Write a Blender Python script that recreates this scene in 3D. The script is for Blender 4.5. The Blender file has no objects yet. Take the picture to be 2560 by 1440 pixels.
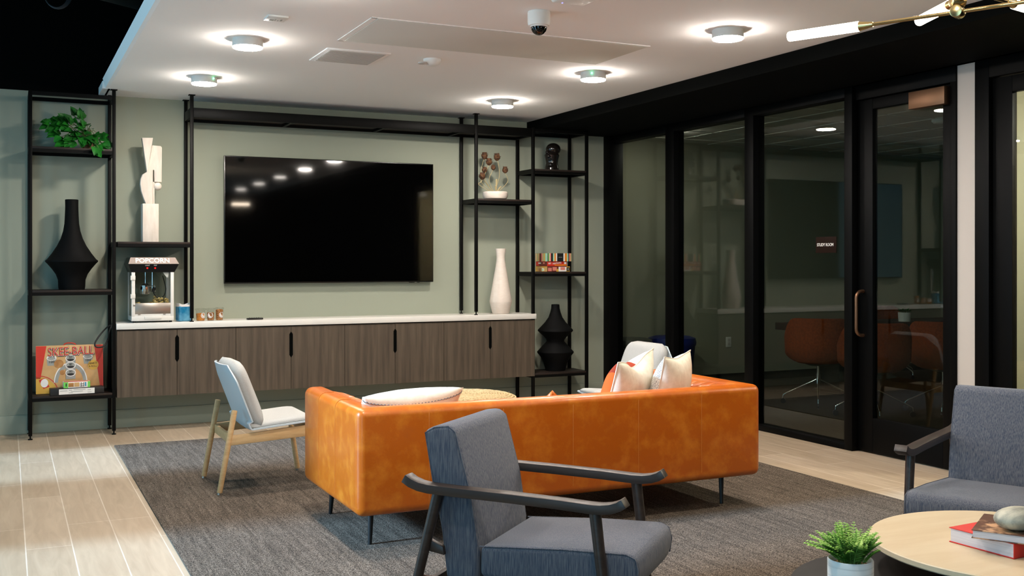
import bpy, bmesh, math, random
from mathutils import Vector, Matrix, Euler
random.seed(7)
PI = math.pi
SC = bpy.context.scene
COL = SC.collection

# ------------------------------------------------------------------ camera, world, exposure
FPX, YAW, HZ, CAMZ = 2640.0, math.radians(25.6), 655.0, 1.40
cam_d = bpy.data.cameras.new('camera')
cam_d.sensor_fit = 'HORIZONTAL'; cam_d.sensor_width = 36.0
cam_d.lens = 36.0 * FPX / 2560.0
cam_d.shift_y = -(720.0 - HZ) / 2560.0
cam_d.clip_start = 0.05; cam_d.clip_end = 60
cam = bpy.data.objects.new('camera', cam_d); COL.objects.link(cam)
cam.location = (0, 0, CAMZ); cam.rotation_euler = (PI / 2, 0, -YAW)
SC.camera = cam
SC.view_settings.view_transform = 'Standard'; SC.view_settings.look = 'None'
SC.view_settings.gamma = 1.0; SC.view_settings.use_curve_mapping = False
SC.view_settings.exposure = 0.0
SC.cycles.use_denoising = True
SC.cycles.max_bounces = 10; SC.cycles.diffuse_bounces = 5; SC.cycles.glossy_bounces = 6
SC.cycles.transparent_max_bounces = 16; SC.cycles.transmission_bounces = 8
SC.cycles.sample_clamp_indirect = 6.0
wd = bpy.data.worlds.new('world'); SC.world = wd; wd.use_nodes = True
wb = wd.node_tree.nodes['Background']
wb.inputs['Color'].default_value = (0.35, 0.73, 1.0, 1); wb.inputs['Strength'].default_value = 3.5
# low cool daylight through the windows on the left
sun_d = bpy.data.lights.new('daylight', 'SUN'); sun_d.energy = 9.5; sun_d.angle = math.radians(7); sun_d.color = (0.42, 0.69, 1.0)
sun = bpy.data.objects.new('daylight', sun_d); COL.objects.link(sun)
sun.rotation_euler = Vector((1.0, -0.03, -0.46)).to_track_quat('-Z', 'Y').to_euler()
DISC_STRENGTH = 415.0          # ceiling lamp diffusers
TUBE_STRENGTH = 48.0          # chandelier tubes
WARM = (1.0, 0.91, 0.82)

# ------------------------------------------------------------------ helpers
def lin(c):
    out = []
    for v in c[:3]:
        v = v / 255.0
        out.append(v / 12.92 if v <= 0.04045 else ((v + 0.055) / 1.055) ** 2.4)
    return (*out, 1.0)

def cr(pts, n=7):
    # smooth curve through the points
    P = [Vector(p) for p in pts]; P = [P[0] * 2 - P[1]] + P + [P[-1] * 2 - P[-2]]; out = []
    for a, b_, c, d_ in zip(P, P[1:], P[2:], P[3:]):
        for k in range(n):
            t = k / n; out.append(0.5 * ((2 * b_) + (c - a) * t + (2 * a - 5 * b_ + 4 * c - d_) * t * t + (3 * b_ - a - 3 * c + d_) * t ** 3))
    return out + [P[-2]]
MATS = {}
def mat(name, col, rough=0.5, metal=0.0, spec=0.5, col2=None, nscale=(8, 8, 8), namt=1.0, ndetail=4.0, bump=0.0, bscale=(60, 60, 60), emit=None, estr=0.0, coat=0.0, alpha=1.0, contrast=(0.35, 0.65), rough2=None, trans=0.0, sheen=0.0, bdist=0.01):
    m = bpy.data.materials.new(name); m.use_nodes = True
    nt = m.node_tree; b = nt.nodes['Principled BSDF']
    b.inputs['Base Color'].default_value = lin(col); b.inputs['Roughness'].default_value = rough
    b.inputs['Metallic'].default_value = metal; b.inputs['Specular IOR Level'].default_value = spec
    b.inputs['Coat Weight'].default_value = coat; b.inputs['Alpha'].default_value = alpha
    b.inputs['Transmission Weight'].default_value = trans
    b.inputs['Sheen Weight'].default_value = sheen
    if emit is not None:
        b.inputs['Emission Color'].default_value = (*emit, 1) if len(emit) == 3 else emit
        b.inputs['Emission Strength'].default_value = estr
    tc = nt.nodes.new('ShaderNodeTexCoord')
    if col2 is not None:
        mp = nt.nodes.new('ShaderNodeMapping'); mp.inputs['Scale'].default_value = nscale
        nt.links.new(tc.outputs['Object'], mp.inputs['Vector'])
        n = nt.nodes.new('ShaderNodeTexNoise'); n.inputs['Scale'].default_value = 1.0; n.inputs['Detail'].default_value = ndetail; n.inputs['Roughness'].default_value = 0.6
        nt.links.new(mp.outputs['Vector'], n.inputs['Vector'])
        r = nt.nodes.new('ShaderNodeValToRGB'); r.color_ramp.elements[0].position = contrast[0]; r.color_ramp.elements[1].position = contrast[1]
        r.color_ramp.elements[0].color = lin(col); r.color_ramp.elements[1].color = lin(col2)
        nt.links.new(n.outputs['Fac'], r.inputs['Fac']); nt.links.new(r.outputs['Color'], b.inputs['Base Color'])
        if rough2 is not None:
            mr = nt.nodes.new('ShaderNodeMapRange'); mr.inputs['To Min'].default_value = rough; mr.inputs['To Max'].default_value = rough2
            nt.links.new(n.outputs['Fac'], mr.inputs['Value']); nt.links.new(mr.outputs['Result'], b.inputs['Roughness'])
    if bump > 0:
        mp2 = nt.nodes.new('ShaderNodeMapping'); mp2.inputs['Scale'].default_value = bscale
        nt.links.new(tc.outputs['Object'], mp2.inputs['Vector'])
        n2 = nt.nodes.new('ShaderNodeTexNoise'); n2.inputs['Scale'].default_value = 1.0; n2.inputs['Detail'].default_value = 3.0
        nt.links.new(mp2.outputs['Vector'], n2.inputs['Vector'])
        bp = nt.nodes.new('ShaderNodeBump'); bp.inputs['Strength'].default_value = bump; bp.inputs['Distance'].default_value = bdist
        nt.links.new(n2.outputs['Fac'], bp.inputs['Height']); nt.links.new(bp.outputs['Normal'], b.inputs['Normal'])
    MATS[name] = m
    return m

def mat_planks():
    m = bpy.data.materials.new('oak plank floor'); m.use_nodes = True
    nt = m.node_tree; b = nt.nodes['Principled BSDF']; N = nt.nodes.new; L = nt.links.new
    tc = N('ShaderNodeTexCoord'); sep = N('ShaderNodeSeparateXYZ'); L(tc.outputs['Object'], sep.inputs[0])
    sub = N('ShaderNodeMath'); sub.operation = 'SUBTRACT'; sub.inputs[1].default_value = 0.086; L(sep.outputs['X'], sub.inputs[0])
    cmb = N('ShaderNodeCombineXYZ'); L(sep.outputs['Y'], cmb.inputs['X']); L(sub.outputs[0], cmb.inputs['Y'])
    br = N('ShaderNodeTexBrick'); L(cmb.outputs[0], br.inputs['Vector'])
    br.offset = 0.37; br.offset_frequency = 3; br.squash = 1.0
    br.inputs['Color1'].default_value = lin((192, 173, 149)); br.inputs['Color2'].default_value = lin((176, 156, 131)); br.inputs['Mortar'].default_value = lin((218, 205, 188))
    br.inputs['Scale'].default_value = 1.0; br.inputs['Mortar Size'].default_value = 0.0032; br.inputs['Mortar Smooth'].default_value = 0.2
    br.inputs['Brick Width'].default_value = 1.22; br.inputs['Row Height'].default_value = 0.2097
    mp = N('ShaderNodeMapping'); mp.inputs['Scale'].default_value = (14, 1.6, 1); L(tc.outputs['Object'], mp.inputs['Vector'])
    n = N('ShaderNodeTexNoise'); n.inputs['Scale'].default_value = 1.5; n.inputs['Detail'].default_value = 6; n.inputs['Distortion'].default_value = 1.2; L(mp.outputs[0], n.inputs['Vector'])
    r = N('ShaderNodeValToRGB'); r.color_ramp.elements[0].position = 0.3; r.color_ramp.elements[0].color = (0.80, 0.78, 0.76, 1); r.color_ramp.elements[1].position = 0.7; r.color_ramp.elements[1].color = (1, 1, 1, 1); L(n.outputs['Fac'], r.inputs['Fac'])
    mx = N('ShaderNodeMix'); mx.data_type = 'RGBA'; mx.blend_type = 'MULTIPLY'; mx.inputs['Factor'].default_value = 1.0
    L(br.outputs['Color'], mx.inputs['A']); L(r.outputs['Color'], mx.inputs['B']); L(mx.outputs['Result'], b.inputs['Base Color'])
    b.inputs['Roughness'].default_value = 0.42; b.inputs['Specular IOR Level'].default_value = 0.35
    return m

def mat_carpet():
    m = bpy.data.materials.new('carpet pile'); m.use_nodes = True
    nt = m.node_tree; b = nt.nodes['Principled BSDF']; N = nt.nodes.new; L = nt.links.new
    tc = N('ShaderNodeTexCoord')
    n1 = N('ShaderNodeTexNoise'); n1.inputs['Scale'].default_value = 210; n1.inputs['Detail'].default_value = 2; L(tc.outputs['Object'], n1.inputs['Vector'])
    r1 = N('ShaderNodeValToRGB'); r1.color_ramp.elements[0].position = 0.36; r1.color_ramp.elements[1].position = 0.66
    r1.color_ramp.elements[0].color = lin((40, 34, 29)); r1.color_ramp.elements[1].color = lin((134, 120, 106)); L(n1.outputs['Fac'], r1.inputs['Fac'])
    mp = N('ShaderNodeMapping'); mp.inputs['Scale'].default_value = (26, 1.3, 1); L(tc.outputs['Object'], mp.inputs['Vector'])
    n2 = N('ShaderNodeTexNoise'); n2.inputs['Scale'].default_value = 1.6; n2.inputs['Detail'].default_value = 5; n2.inputs['Roughness'].default_value = 0.7; L(mp.outputs[0], n2.inputs['Vector'])
    r2 = N('ShaderNodeValToRGB'); r2.color_ramp.elements[0].position = 0.33; r2.color_ramp.elements[1].position = 0.68
    r2.color_ramp.elements[0].color = (0.55, 0.55, 0.55, 1); r2.color_ramp.elements[1].color = (1.25, 1.25, 1.25, 1); L(n2.outputs['Fac'], r2.inputs['Fac'])
    mx = N('ShaderNodeMix'); mx.data_type = 'RGBA'; mx.blend_type = 'MULTIPLY'; mx.inputs['Factor'].default_value = 1.0
    L(r1.outputs['Color'], mx.inputs['A']); L(r2.outputs['Color'], mx.inputs['B']); L(mx.outputs['Result'], b.inputs['Base Color'])
    bp = N('ShaderNodeBump'); bp.inputs['Strength'].default_value = 0.7; bp.inputs['Distance'].default_value = 0.006; L(n1.outputs['Fac'], bp.inputs['Height']); L(bp.outputs['Normal'], b.inputs['Normal'])
    b.inputs['Roughness'].default_value = 1.0; b.inputs['Specular IOR Level'].default_value = 0.1
    return m

def mat_glass(name, tint=(0.80, 0.84, 0.80), f0=0.044, rough=0.0):
    m = bpy.data.materials.new(name); m.use_nodes = True
    nt = m.node_tree; nt.nodes.remove(nt.nodes['Principled BSDF']); N = nt.nodes.new; L = nt.links.new
    out = nt.nodes['Material Output']
    tr = N('ShaderNodeBsdfTransparent'); tr.inputs['Color'].default_value = (*tint, 1)
    gl = N('ShaderNodeBsdfGlossy'); gl.inputs['Roughness'].default_value = rough
    lw = N('ShaderNodeLayerWeight'); lw.inputs['Blend'].default_value = 0.5
    pw = N('ShaderNodeMath'); pw.operation = 'POWER'; pw.inputs[1].default_value = 5.0; L(lw.outputs['Facing'], pw.inputs[0])
    ma = N('ShaderNodeMath'); ma.operation = 'MULTIPLY_ADD'; ma.inputs[1].default_value = 0.9; ma.inputs[2].default_value = f0; L(pw.outputs[0], ma.inputs[0])
    mx = N('ShaderNodeMixShader'); L(ma.outputs[0], mx.inputs[0]); L(tr.outputs[0], mx.inputs[1]); L(gl.outputs[0], mx.inputs[2]); L(mx.outputs[0], out.inputs['Surface'])
    return m

def mat_emit(name, col, strength):
    m = bpy.data.materials.new(name); m.use_nodes = True
    nt = m.node_tree; nt.nodes.remove(nt.nodes['Principled BSDF'])
    e = nt.nodes.new('ShaderNodeEmission'); e.inputs['Color'].default_value = (*col, 1); e.inputs['Strength'].default_value = strength
    nt.links.new(e.outputs[0], nt.nodes['Material Output'].inputs['Surface'])
    return m

# --- mesh builder: everything added is in world (or thing-local) coordinates
ORIGIN = Vector((0, 0, 0))
class MB:
    def __init__(s): s.bm = bmesh.new(); s.mi = 0
    def _take(s, tmp):
        for f in tmp.faces: f.material_index = s.mi
        me = bpy.data.meshes.new('tmp'); tmp.to_mesh(me); tmp.free()
        s.bm.from_mesh(me); bpy.data.meshes.remove(me)
        return s
    def box(s, x0, x1, y0, y1, z0, z1, bev=0.0, seg=2, M=None):
        t = bmesh.new(); bmesh.ops.create_cube(t, size=1.0)
        for v in t.verts:
            v.co = Vector((x0 + (v.co.x + .5) * (x1 - x0), y0 + (v.co.y + .5) * (y1 - y0), z0 + (v.co.z + .5) * (z1 - z0)))
        if bev > 0: bmesh.ops.bevel(t, geom=t.edges[:] , offset=bev, segments=seg, profile=0.5, affect='EDGES')
        if M is not None: bmesh.ops.transform(t, matrix=M, verts=t.verts)
        return s._take(t)
    def cyl(s, p0, p1, r0, r1=None, n=20, bev=0.0):
        r1 = r0 if r1 is None else r1
        p0 = Vector(p0); p1 = Vector(p1); d = p1 - p0
        t = bmesh.new(); bmesh.ops.create_cone(t, cap_ends=True, segments=n, radius1=r0, radius2=r1, depth=d.length)
        if bev > 0:
            ed = [e for e in t.edges if any(len(f.verts) > 4 for f in e.link_faces)]
            bmesh.ops.bevel(t, geom=ed, offset=bev, segments=2, profile=0.5, affect='EDGES')
        q = d.to_track_quat('Z', 'Y').to_matrix().to_4x4()
        bmesh.ops.transform(t, matrix=Matrix.Translation((p0 + p1) / 2) @ q, verts=t.verts)
        return s._take(t)
    def lathe(s, prof, c=(0, 0, 0), n=40, M=None):
        t = bmesh.new(); rings = []
        for (r, z) in prof:
            if r < 1e-5: rings.append([t.verts.new((0, 0, z))])
            else: rings.append([t.verts.new((r * math.cos(2 * PI * k / n), r * math.sin(2 * PI * k / n), z)) for k in range(n)])
        for a, b in zip(rings, rings[1:]):
            for k in range(n):
                k2 = (k + 1) % n
                if len(a) == 1 and len(b) == 1: continue
                if len(a) == 1: t.faces.new((a[0], b[k2], b[k]))
                elif len(b) == 1: t.faces.new((a[k], a[k2], b[0]))
                else: t.faces.new((a[k], a[k2], b[k2], b[k]))
        if len(rings[0]) > 1: t.faces.new(list(reversed(rings[0])))
        if len(rings[-1]) > 1: t.faces.new(rings[-1])
        if M is not None: bmesh.ops.transform(t, matrix=M, verts=t.verts)
        bmesh.ops.translate(t, verts=t.verts, vec=c)
        bmesh.ops.recalc_face_normals(t, faces=t.faces)
        return s._take(t)
    def tube(s, pts, r, n=10, closed=False):
        pts = [Vector(p) for p in pts]; m = len(pts)
        rr = r if isinstance(r, (list, tuple)) else [r] * m
        t = bmesh.new(); rings = []; up = Vector((0, 0, 1)); prev = None
        for i, p in enumerate(pts):
            if closed: d = pts[(i + 1) % m] - pts[i - 1]
            else: d = pts[min(i + 1, m - 1)] - pts[max(i - 1, 0)]
            d.normalize()
            if prev is None:
                a = d.cross(up)
                if a.length < 1e-3: a = d.cross(Vector((1, 0, 0)))
            else: a = prev - d * prev.dot(d)
            a.normalize(); prev = a; b = d.cross(a)
            rings.append([t.verts.new(p + (a * math.cos(2 * PI * k / n) + b * math.sin(2 * PI * k / n)) * rr[i]) for k in range(n)])
        pr = list(zip(rings, rings[1:])) + ([(rings[-1], rings[0])] if closed else [])
        for A, B in pr:
            for k in range(n): t.faces.new((A[k], A[(k + 1) % n], B[(k + 1) % n], B[k]))
        if not closed: t.faces.new(list(reversed(rings[0]))); t.faces.new(rings[-1])
        bmesh.ops.recalc_face_normals(t, faces=t.faces)
        return s._take(t)
    def prism(s, poly, a0, a1, plane='XZ', bev=0.0, seg=2, M=None):
        # polygon in a plane, extruded along the third axis from a0 to a1
        def P(p, a):
            return {'XZ': (p[0], a, p[1]), 'XY': (p[0], p[1], a), 'YZ': (a, p[0], p[1])}[plane]
        t = bmesh.new(); A = [t.verts.new(P(p, a0)) for p in poly]; B = [t.verts.new(P(p, a1)) for p in poly]
        t.faces.new(A); t.faces.new(list(reversed(B))); n = len(poly)
        for k in range(n): t.faces.new((A[k], B[k], B[(k + 1) % n], A[(k + 1) % n]))
        bmesh.ops.recalc_face_normals(t, faces=t.faces)
        if bev > 0: bmesh.ops.bevel(t, geom=t.edges[:], offset=bev, segments=seg, profile=0.5, affect='EDGES')
        if M is not None: bmesh.ops.transform(t, matrix=M, verts=t.verts)
        return s._take(t)
    def sweep_rect(s, prof, y0, y1, th, bev=0.0):
        # bent slat: centre line in XZ, rectangular section th thick, y0..y1 wide
        n = len(prof); up = []; dn = []
        for i, (x, z) in enumerate(prof):
            a = prof[max(i - 1, 0)]; b = prof[min(i + 1, n - 1)]
            dx, dz = b[0] - a[0], b[1] - a[1]; l = math.hypot(dx, dz)
            nx, nz = -dz / l, dx / l
            up.append((x + nx * th / 2, z + nz * th / 2)); dn.append((x - nx * th / 2, z - nz * th / 2))
        t = bmesh.new(); R = []
        for u, d in zip(up, dn):
            R.append([t.verts.new((u[0], y0, u[1])), t.verts.new((u[0], y1, u[1])), t.verts.new((d[0], y1, d[1])), t.verts.new((d[0], y0, d[1]))])
        for A, B in zip(R, R[1:]):
            for k in range(4): t.faces.new((A[k], A[(k + 1) % 4], B[(k + 1) % 4], B[k]))
        t.faces.new(list(reversed(R[0]))); t.faces.new(R[-1])
        bmesh.ops.recalc_face_normals(t, faces=t.faces)
        if bev > 0:
            ed = [e for e in t.edges if len(e.link_faces) == 2 and e.calc_face_angle() > 0.8]
            bmesh.ops.bevel(t, geom=ed, offset=bev, segments=2, profile=0.5, affect='EDGES')
        return s._take(t)
    def grid(s, fn, nu, nv, closed_u=False):
        t = bmesh.new(); V = [[t.verts.new(fn(i / (nu - (0 if closed_u else 1)), j / (nv - 1))) for j in range(nv)] for i in range(nu)]
        for i in range(nu if closed_u else nu - 1):
            for j in range(nv - 1):
                i2 = (i + 1) % nu
                t.faces.new((V[i][j], V[i2][j], V[i2][j + 1], V[i][j + 1]))
        return s._take(t)
    def pillow(s, w, h, th, M, n=22, pinch=0.07, wr=0.0, front=0, back=0, p=2.2, wave=0.0, dent=0.0):
        # closed cushion, local x=width y=height z=thickness
        t = bmesh.new(); F = [[None] * (n + 1) for _ in range(n + 1)]; Bk = [[None] * (n + 1) for _ in range(n + 1)]
        for i in range(n + 1):
            for j in range(n + 1):
                u = -1 + 2 * i / n; v = -1 + 2 * j / n
                u = math.copysign(abs(u) ** 0.8, u); v = math.copysign(abs(v) ** 0.8, v)
                x = w / 2 * u * (1 - pinch * (1 - v * v)); y = h / 2 * v * (1 - pinch * (1 - u * u))
                zz = th / 2 * max(0, (1 - abs(u) ** p)) ** 0.55 * max(0, (1 - abs(v) ** p)) ** 0.55
                zz += wr * math.sin(9 * u + 4 * v) * math.cos(5 * v - 3 * u) * (1 - u * u) * (1 - v * v)
                y += wave * math.sin(u * 5.0) * (v > 0) * v - dent * max(0, v) ** 3 * math.exp(-(u / 0.42) ** 2)
                edge = i in (0, n) or j in (0, n)
                F[i][j] = t.verts.new((x, y, zz))
                Bk[i][j] = F[i][j] if edge else t.verts.new((x, y, -zz))
        for i in range(n):
            for j in range(n):
                f = t.faces.new((F[i][j], F[i + 1][j], F[i + 1][j + 1], F[i][j + 1])); f.material_index = 0
                q = [Bk[i][j], Bk[i][j + 1], Bk[i + 1][j + 1], Bk[i + 1][j]]
                f = t.faces.new(q); f.material_index = 1
        bmesh.ops.transform(t, matrix=M, verts=t.verts)
        me = bpy.data.meshes.new('tmp')
        for f in t.faces: f.material_index = front if f.material_index == 0 else back
        t.to_mesh(me); t.free(); s.bm.from_mesh(me); bpy.data.meshes.remove(me)
        return s
    def quad(s, a, b, c, d):
        t = bmesh.new(); t.faces.new([t.verts.new(p) for p in (a, b, c, d)]); return s._take(t)
    def poly(s, pts):
        t = bmesh.new(); t.faces.new([t.verts.new(p) for p in pts]); return s._take(t)
    def text(s, body, size, M, extrude=0.0008, align='CENTER', sx=1.0, bold=0.0):
        cu = bpy.data.curves.new('tmp', 'FONT'); cu.body = body; cu.size = size; cu.extrude = extrude; cu.align_x = align; cu.align_y = 'CENTER'; cu.offset = bold; cu.resolution_u = 3
        o = bpy.data.objects.new('tmp', cu); COL.objects.link(o)
        dg = bpy.context.evaluated_depsgraph_get(); me = bpy.data.meshes.new_from_object(o.evaluated_get(dg))
        t = bmesh.new(); t.from_mesh(me); bmesh.ops.transform(t, matrix=M @ Matrix.Diagonal((sx, 1, 1, 1)), verts=t.verts)
        bpy.data.objects.remove(o); bpy.data.curves.remove(cu); bpy.data.meshes.remove(me)
        return s._take(t)
    def build(s, name, m, parent=None, angle=38, smooth=True):
        me = bpy.data.meshes.new(name)
        if ORIGIN.length: bmesh.ops.translate(s.bm, verts=s.bm.verts, vec=-ORIGIN)
        s.bm.to_mesh(me); s.bm.free()
        for mm in (m if isinstance(m, (list, tuple)) else [m]): me.materials.append(mm)
        if smooth:
            for p in me.polygons: p.use_smooth = True
            me.set_sharp_from_angle(angle=math.radians(angle))
        o = bpy.data.objects.new(name, me); COL.objects.link(o)
        if parent is not None: o.parent = parent
        elif ORIGIN.length: o.location = ORIGIN
        return o

def tag(o, label, cat, group=None, kind=None):
    o['label'] = label; o['category'] = cat
    if group: o['group'] = group
    if kind: o['kind'] = kind
    return o
def thing(name, loc, label, cat, group=None):
    global ORIGIN
    o = bpy.data.objects.new(name, None); COL.objects.link(o); o.location = loc; o.empty_display_size = 0.1
    ORIGIN = Vector(loc); return tag(o, label, cat, group)
def world_frame():
    global ORIGIN
    ORIGIN = Vector((0, 0, 0))
def struct(o): o['kind'] = 'structure'; return o
def sgroup(name, loc=(0, 0, 0)):
    global ORIGIN
    o = bpy.data.objects.new(name, None); COL.objects.link(o); o.location = loc; ORIGIN = Vector(loc); o['kind'] = 'structure'; return o
def copy_tree(o, parent=None):
    c = o.copy(); COL.objects.link(c)
    if parent is not None: c.parent = parent
    for ch in list(o.children): copy_tree(ch, c)
    return c
def T(x, y, z, rx=0, ry=0, rz=0): return Matrix.Translation((x, y, z)) @ Euler((rx, ry, rz)).to_matrix().to_4x4()

# ------------------------------------------------------------------ materials
M_wall = mat('sage wall paint', (150, 155, 139), 0.85, spec=0.2, bump=0.05, bscale=(300, 300, 300), bdist=0.002)
M_studywall = mat('study wall paint', (150, 150, 132), 0.85, spec=0.2)
M_ceil = mat('white ceiling paint', (247, 246, 244), 0.9, spec=0.15)
M_black = mat('black paint', (4, 5, 4), 0.85, spec=0.06)
M_blackmetal = mat('black powder coated metal', (7, 7, 6), 0.5, spec=0.12)
M_alum = mat('black anodised frame', (3, 3, 3), 0.5, spec=0.10)
M_darkwood = mat('dark stained shelf wood', (44, 33, 27), 0.55, spec=0.3, col2=(28, 22, 18), nscale=(3, 40, 40))
M_floor = mat_planks(); M_rug = mat_carpet()
M_cab = mat('smoked oak cabinet', (66, 56, 46), 0.55, spec=0.35, col2=(100, 87, 72), nscale=(26, 26, 1.3), ndetail=9, contrast=(0.30, 0.74))
M_quartz = mat('white quartz', (228, 224, 216), 0.22, spec=0.5)
M_glass = mat_glass('window glass')
M_clear = mat_glass('clear plastic', (0.93, 0.94, 0.93), 0.05)
M_leather = mat('cognac leather', (182, 86, 3), 0.36, spec=0.45, col2=(210, 120, 30), nscale=(11, 11, 11), ndetail=8, contrast=(0.46, 0.80), bump=0.10, bscale=(240, 240, 240), bdist=0.003, coat=0.12)
M_blackleg = mat('black steel leg', (12, 12, 12), 0.4)
M_fabric = mat('blue grey chambray', (62, 72, 90), 0.95, spec=0.1, col2=(128, 127, 130), nscale=(330, 330, 16), ndetail=3, contrast=(0.3, 0.78), bump=0.25, bscale=(500, 500, 500), bdist=0.002, sheen=0.15)
M_armwood = mat('espresso wood', (60, 48, 41), 0.42, spec=0.6, col2=(42, 33, 28), nscale=(4, 50, 50))
M_shell = mat('pale blue grey shell', (188, 199, 205), 0.45, spec=0.35)
M_pad = mat('light grey wool', (182, 183, 181), 0.95, spec=0.1, col2=(172, 173, 170), nscale=(200, 200, 200), bump=0.2, bscale=(400, 400, 400), bdist=0.002)
M_ash = mat('pale ash wood', (212, 176, 128), 0.5, spec=0.35, col2=(190, 150, 100), nscale=(10, 60, 60), contrast=(0.3, 0.8))
M_cream = mat('cream linen', (232, 222, 202), 0.95, spec=0.1, col2=(220, 208, 186), nscale=(30, 30, 30), bump=0.25, bscale=(350, 350, 350), bdist=0.002)
M_creampattern = mat('cream woven pattern', (226, 220, 206), 0.95, spec=0.1, col2=(206, 200, 188), nscale=(240, 120, 240), ndetail=1, contrast=(0.45, 0.6), bump=0.6, bscale=(240, 120, 240), bdist=0.003)
M_speckle = mat('grey speckled weave', (232, 228, 218), 0.95, spec=0.1, col2=(96, 96, 94), nscale=(330, 330, 330), ndetail=1, contrast=(0.46, 0.60), bump=0.6, bscale=(240, 240, 240), bdist=0.003)
M_orange = mat('burnt orange linen', (206, 92, 42), 0.95, spec=0.1); M_rust = mat('rust linen', (168, 62, 38), 0.95, spec=0.1); M_whitefab = mat('white linen', (236, 232, 226), 0.95, spec=0.1)
M_jute = mat('seagrass weave', (212, 190, 148), 0.9, spec=0.1, col2=(150, 122, 80), nscale=(70, 70, 70), ndetail=3, contrast=(0.45, 0.75), bump=0.9, bscale=(90, 90, 90), bdist=0.012)
M_maple = mat('pale maple laminate', (216, 199, 168), 0.4, spec=0.4, col2=(208, 188, 155), nscale=(2, 14, 14))
M_tableblack = mat('black oak laminate', (34, 30, 28), 0.45, spec=0.4, col2=(22, 20, 19), nscale=(2, 26, 26))
M_white = mat('white plastic', (232, 232, 228), 0.45)
M_whitemetal = mat('white enamel', (226, 222, 214), 0.35)
M_steel = mat('brushed steel', (190, 182, 172), 0.3, metal=0.9)
M_chrome = mat('chrome', (220, 220, 220), 0.08, metal=1.0)
M_brass = mat('brushed brass', (206, 178, 124), 0.25, metal=1.0)
M_bronze = mat('oil rubbed bronze', (124, 92, 70), 0.42, metal=0.9)
M_screen = mat('screen glass', (2, 2, 2), 0.045, spec=0.5)
M_bezel = mat('black gloss bezel', (10, 10, 10), 0.25)
M_blackcer = mat('matte black ceramic', (9, 9, 9), 0.7, spec=0.12)
M_blackgloss = mat('dark bronze gloss', (24, 20, 18), 0.14, spec=0.6)
M_whitecer = mat('white ceramic', (228, 216, 204), 0.5, spec=0.4, col2=(222, 208, 194), nscale=(20, 20, 90))
M_plaster = mat('whitewashed wood', (226, 216, 204), 0.8, spec=0.2, col2=(214, 202, 188), nscale=(30, 30, 6))
M_ivy = mat('ivy leaf', (34, 120, 34), 0.4, spec=0.4, col2=(18, 70, 22), nscale=(14, 14, 14)); M_stem = mat('green stem', (86, 104, 50), 0.7)
M_fern = mat('fern leaf', (176, 208, 116), 0.6, spec=0.2, col2=(110, 168, 58), nscale=(18, 18, 18), trans=0.0)
M_pod = mat('dried pod', (110, 72, 40), 0.8, col2=(58, 34, 20), nscale=(60, 60, 60), bump=0.8, bscale=(90, 90, 90)); M_dry = mat('dried stem', (182, 164, 120), 0.8)
M_soil = mat('dried moss', (150, 110, 70), 0.95, col2=(90, 66, 40), nscale=(80, 80, 80), bump=0.8)
M_red = mat('red print', (200, 46, 26), 0.45); M_tan = mat('tan print', (208, 168, 112), 0.5, col2=(198, 150, 96), nscale=(6, 6, 6)); M_gold = mat('gold print', (206, 160, 62), 0.5)
M_grey = mat('grey print', (150, 152, 146), 0.5); M_paper = mat('white print', (232, 228, 222), 0.6); M_ink = mat('black print', (20, 18, 18), 0.5)
M_brown = mat('brown ball print', (160, 108, 54), 0.5, col2=(188, 138, 78), nscale=(18, 18, 18)); M_green = mat('green print', (112, 206, 88), 0.5); M_pink = mat('pink print', (214, 128, 112), 0.5)
M_teal = mat('mint print', (150, 200, 170), 0.5); M_orangep = mat('orange print', (222, 132, 34), 0.5); M_olive = mat('olive print', (170, 164, 110), 0.5); M_maroon = mat('maroon print', (100, 36, 24), 0.5)
M_cord = mat('black rubber cord', (12, 12, 12), 0.6)
M_bluecer = mat('blue glazed ceramic', (30, 116, 158), 0.18, spec=0.6, col2=(96, 164, 196), nscale=(9, 9, 7), contrast=(0.4, 0.62))
M_snack1 = mat('orange snack mix', (226, 150, 46), 0.7, col2=(196, 108, 26), nscale=(130, 130, 130), bump=1.0, bscale=(120, 120, 120)); M_snack2 = mat('brown nut mix', (206, 140, 74), 0.7, col2=(120, 66, 30), nscale=(130, 130, 130), bump=1.0, bscale=(120, 120, 120))
M_corn = mat('popped corn', (228, 206, 142), 0.9, col2=(206, 172, 96), nscale=(60, 60, 60), bump=1.0, bscale=(110, 110, 110), bdist=0.02)
M_redbook = mat('red cloth cover', (206, 48, 40), 0.6); M_pages = mat('book pages', (228, 222, 224), 0.8, col2=(206, 200, 204), nscale=(3, 3, 400)); M_brownbook = mat('brown cover art', (96, 62, 44), 0.4, col2=(206, 160, 120), nscale=(16, 16, 16), contrast=(0.52, 0.64))
M_stone = mat('grey river stone', (190, 188, 170), 0.5, col2=(128, 130, 122), nscale=(12, 26, 20), contrast=(0.4, 0.66))
M_potwhite = mat('ribbed white ceramic', (238, 236, 232), 0.5, col2=(170, 172, 170), nscale=(2, 2, 90), contrast=(0.52, 0.78))
M_binblue = mat('blue plastic', (22, 36, 112), 0.4); M_bingrey = mat('grey plastic', (52, 58, 54), 0.45)
M_rustfab = mat('rust upholstery', (128, 56, 22), 0.95, spec=0.1, col2=(108, 45, 18), nscale=(50, 50, 50))
M_tile = mat('ceiling tile', (198, 198, 190), 0.95, spec=0.1); M_tbar = mat('ceiling grid bar', (222, 222, 214), 0.5)
M_signbrown = mat('brown sign plastic', (30, 16, 9), 0.7, spec=0.1); M_studyfloor = mat('study carpet', (64, 57, 46), 1.0, spec=0.1, col2=(42, 37, 30), nscale=(180, 180, 180), bump=0.4, bscale=(200, 200, 200))
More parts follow.
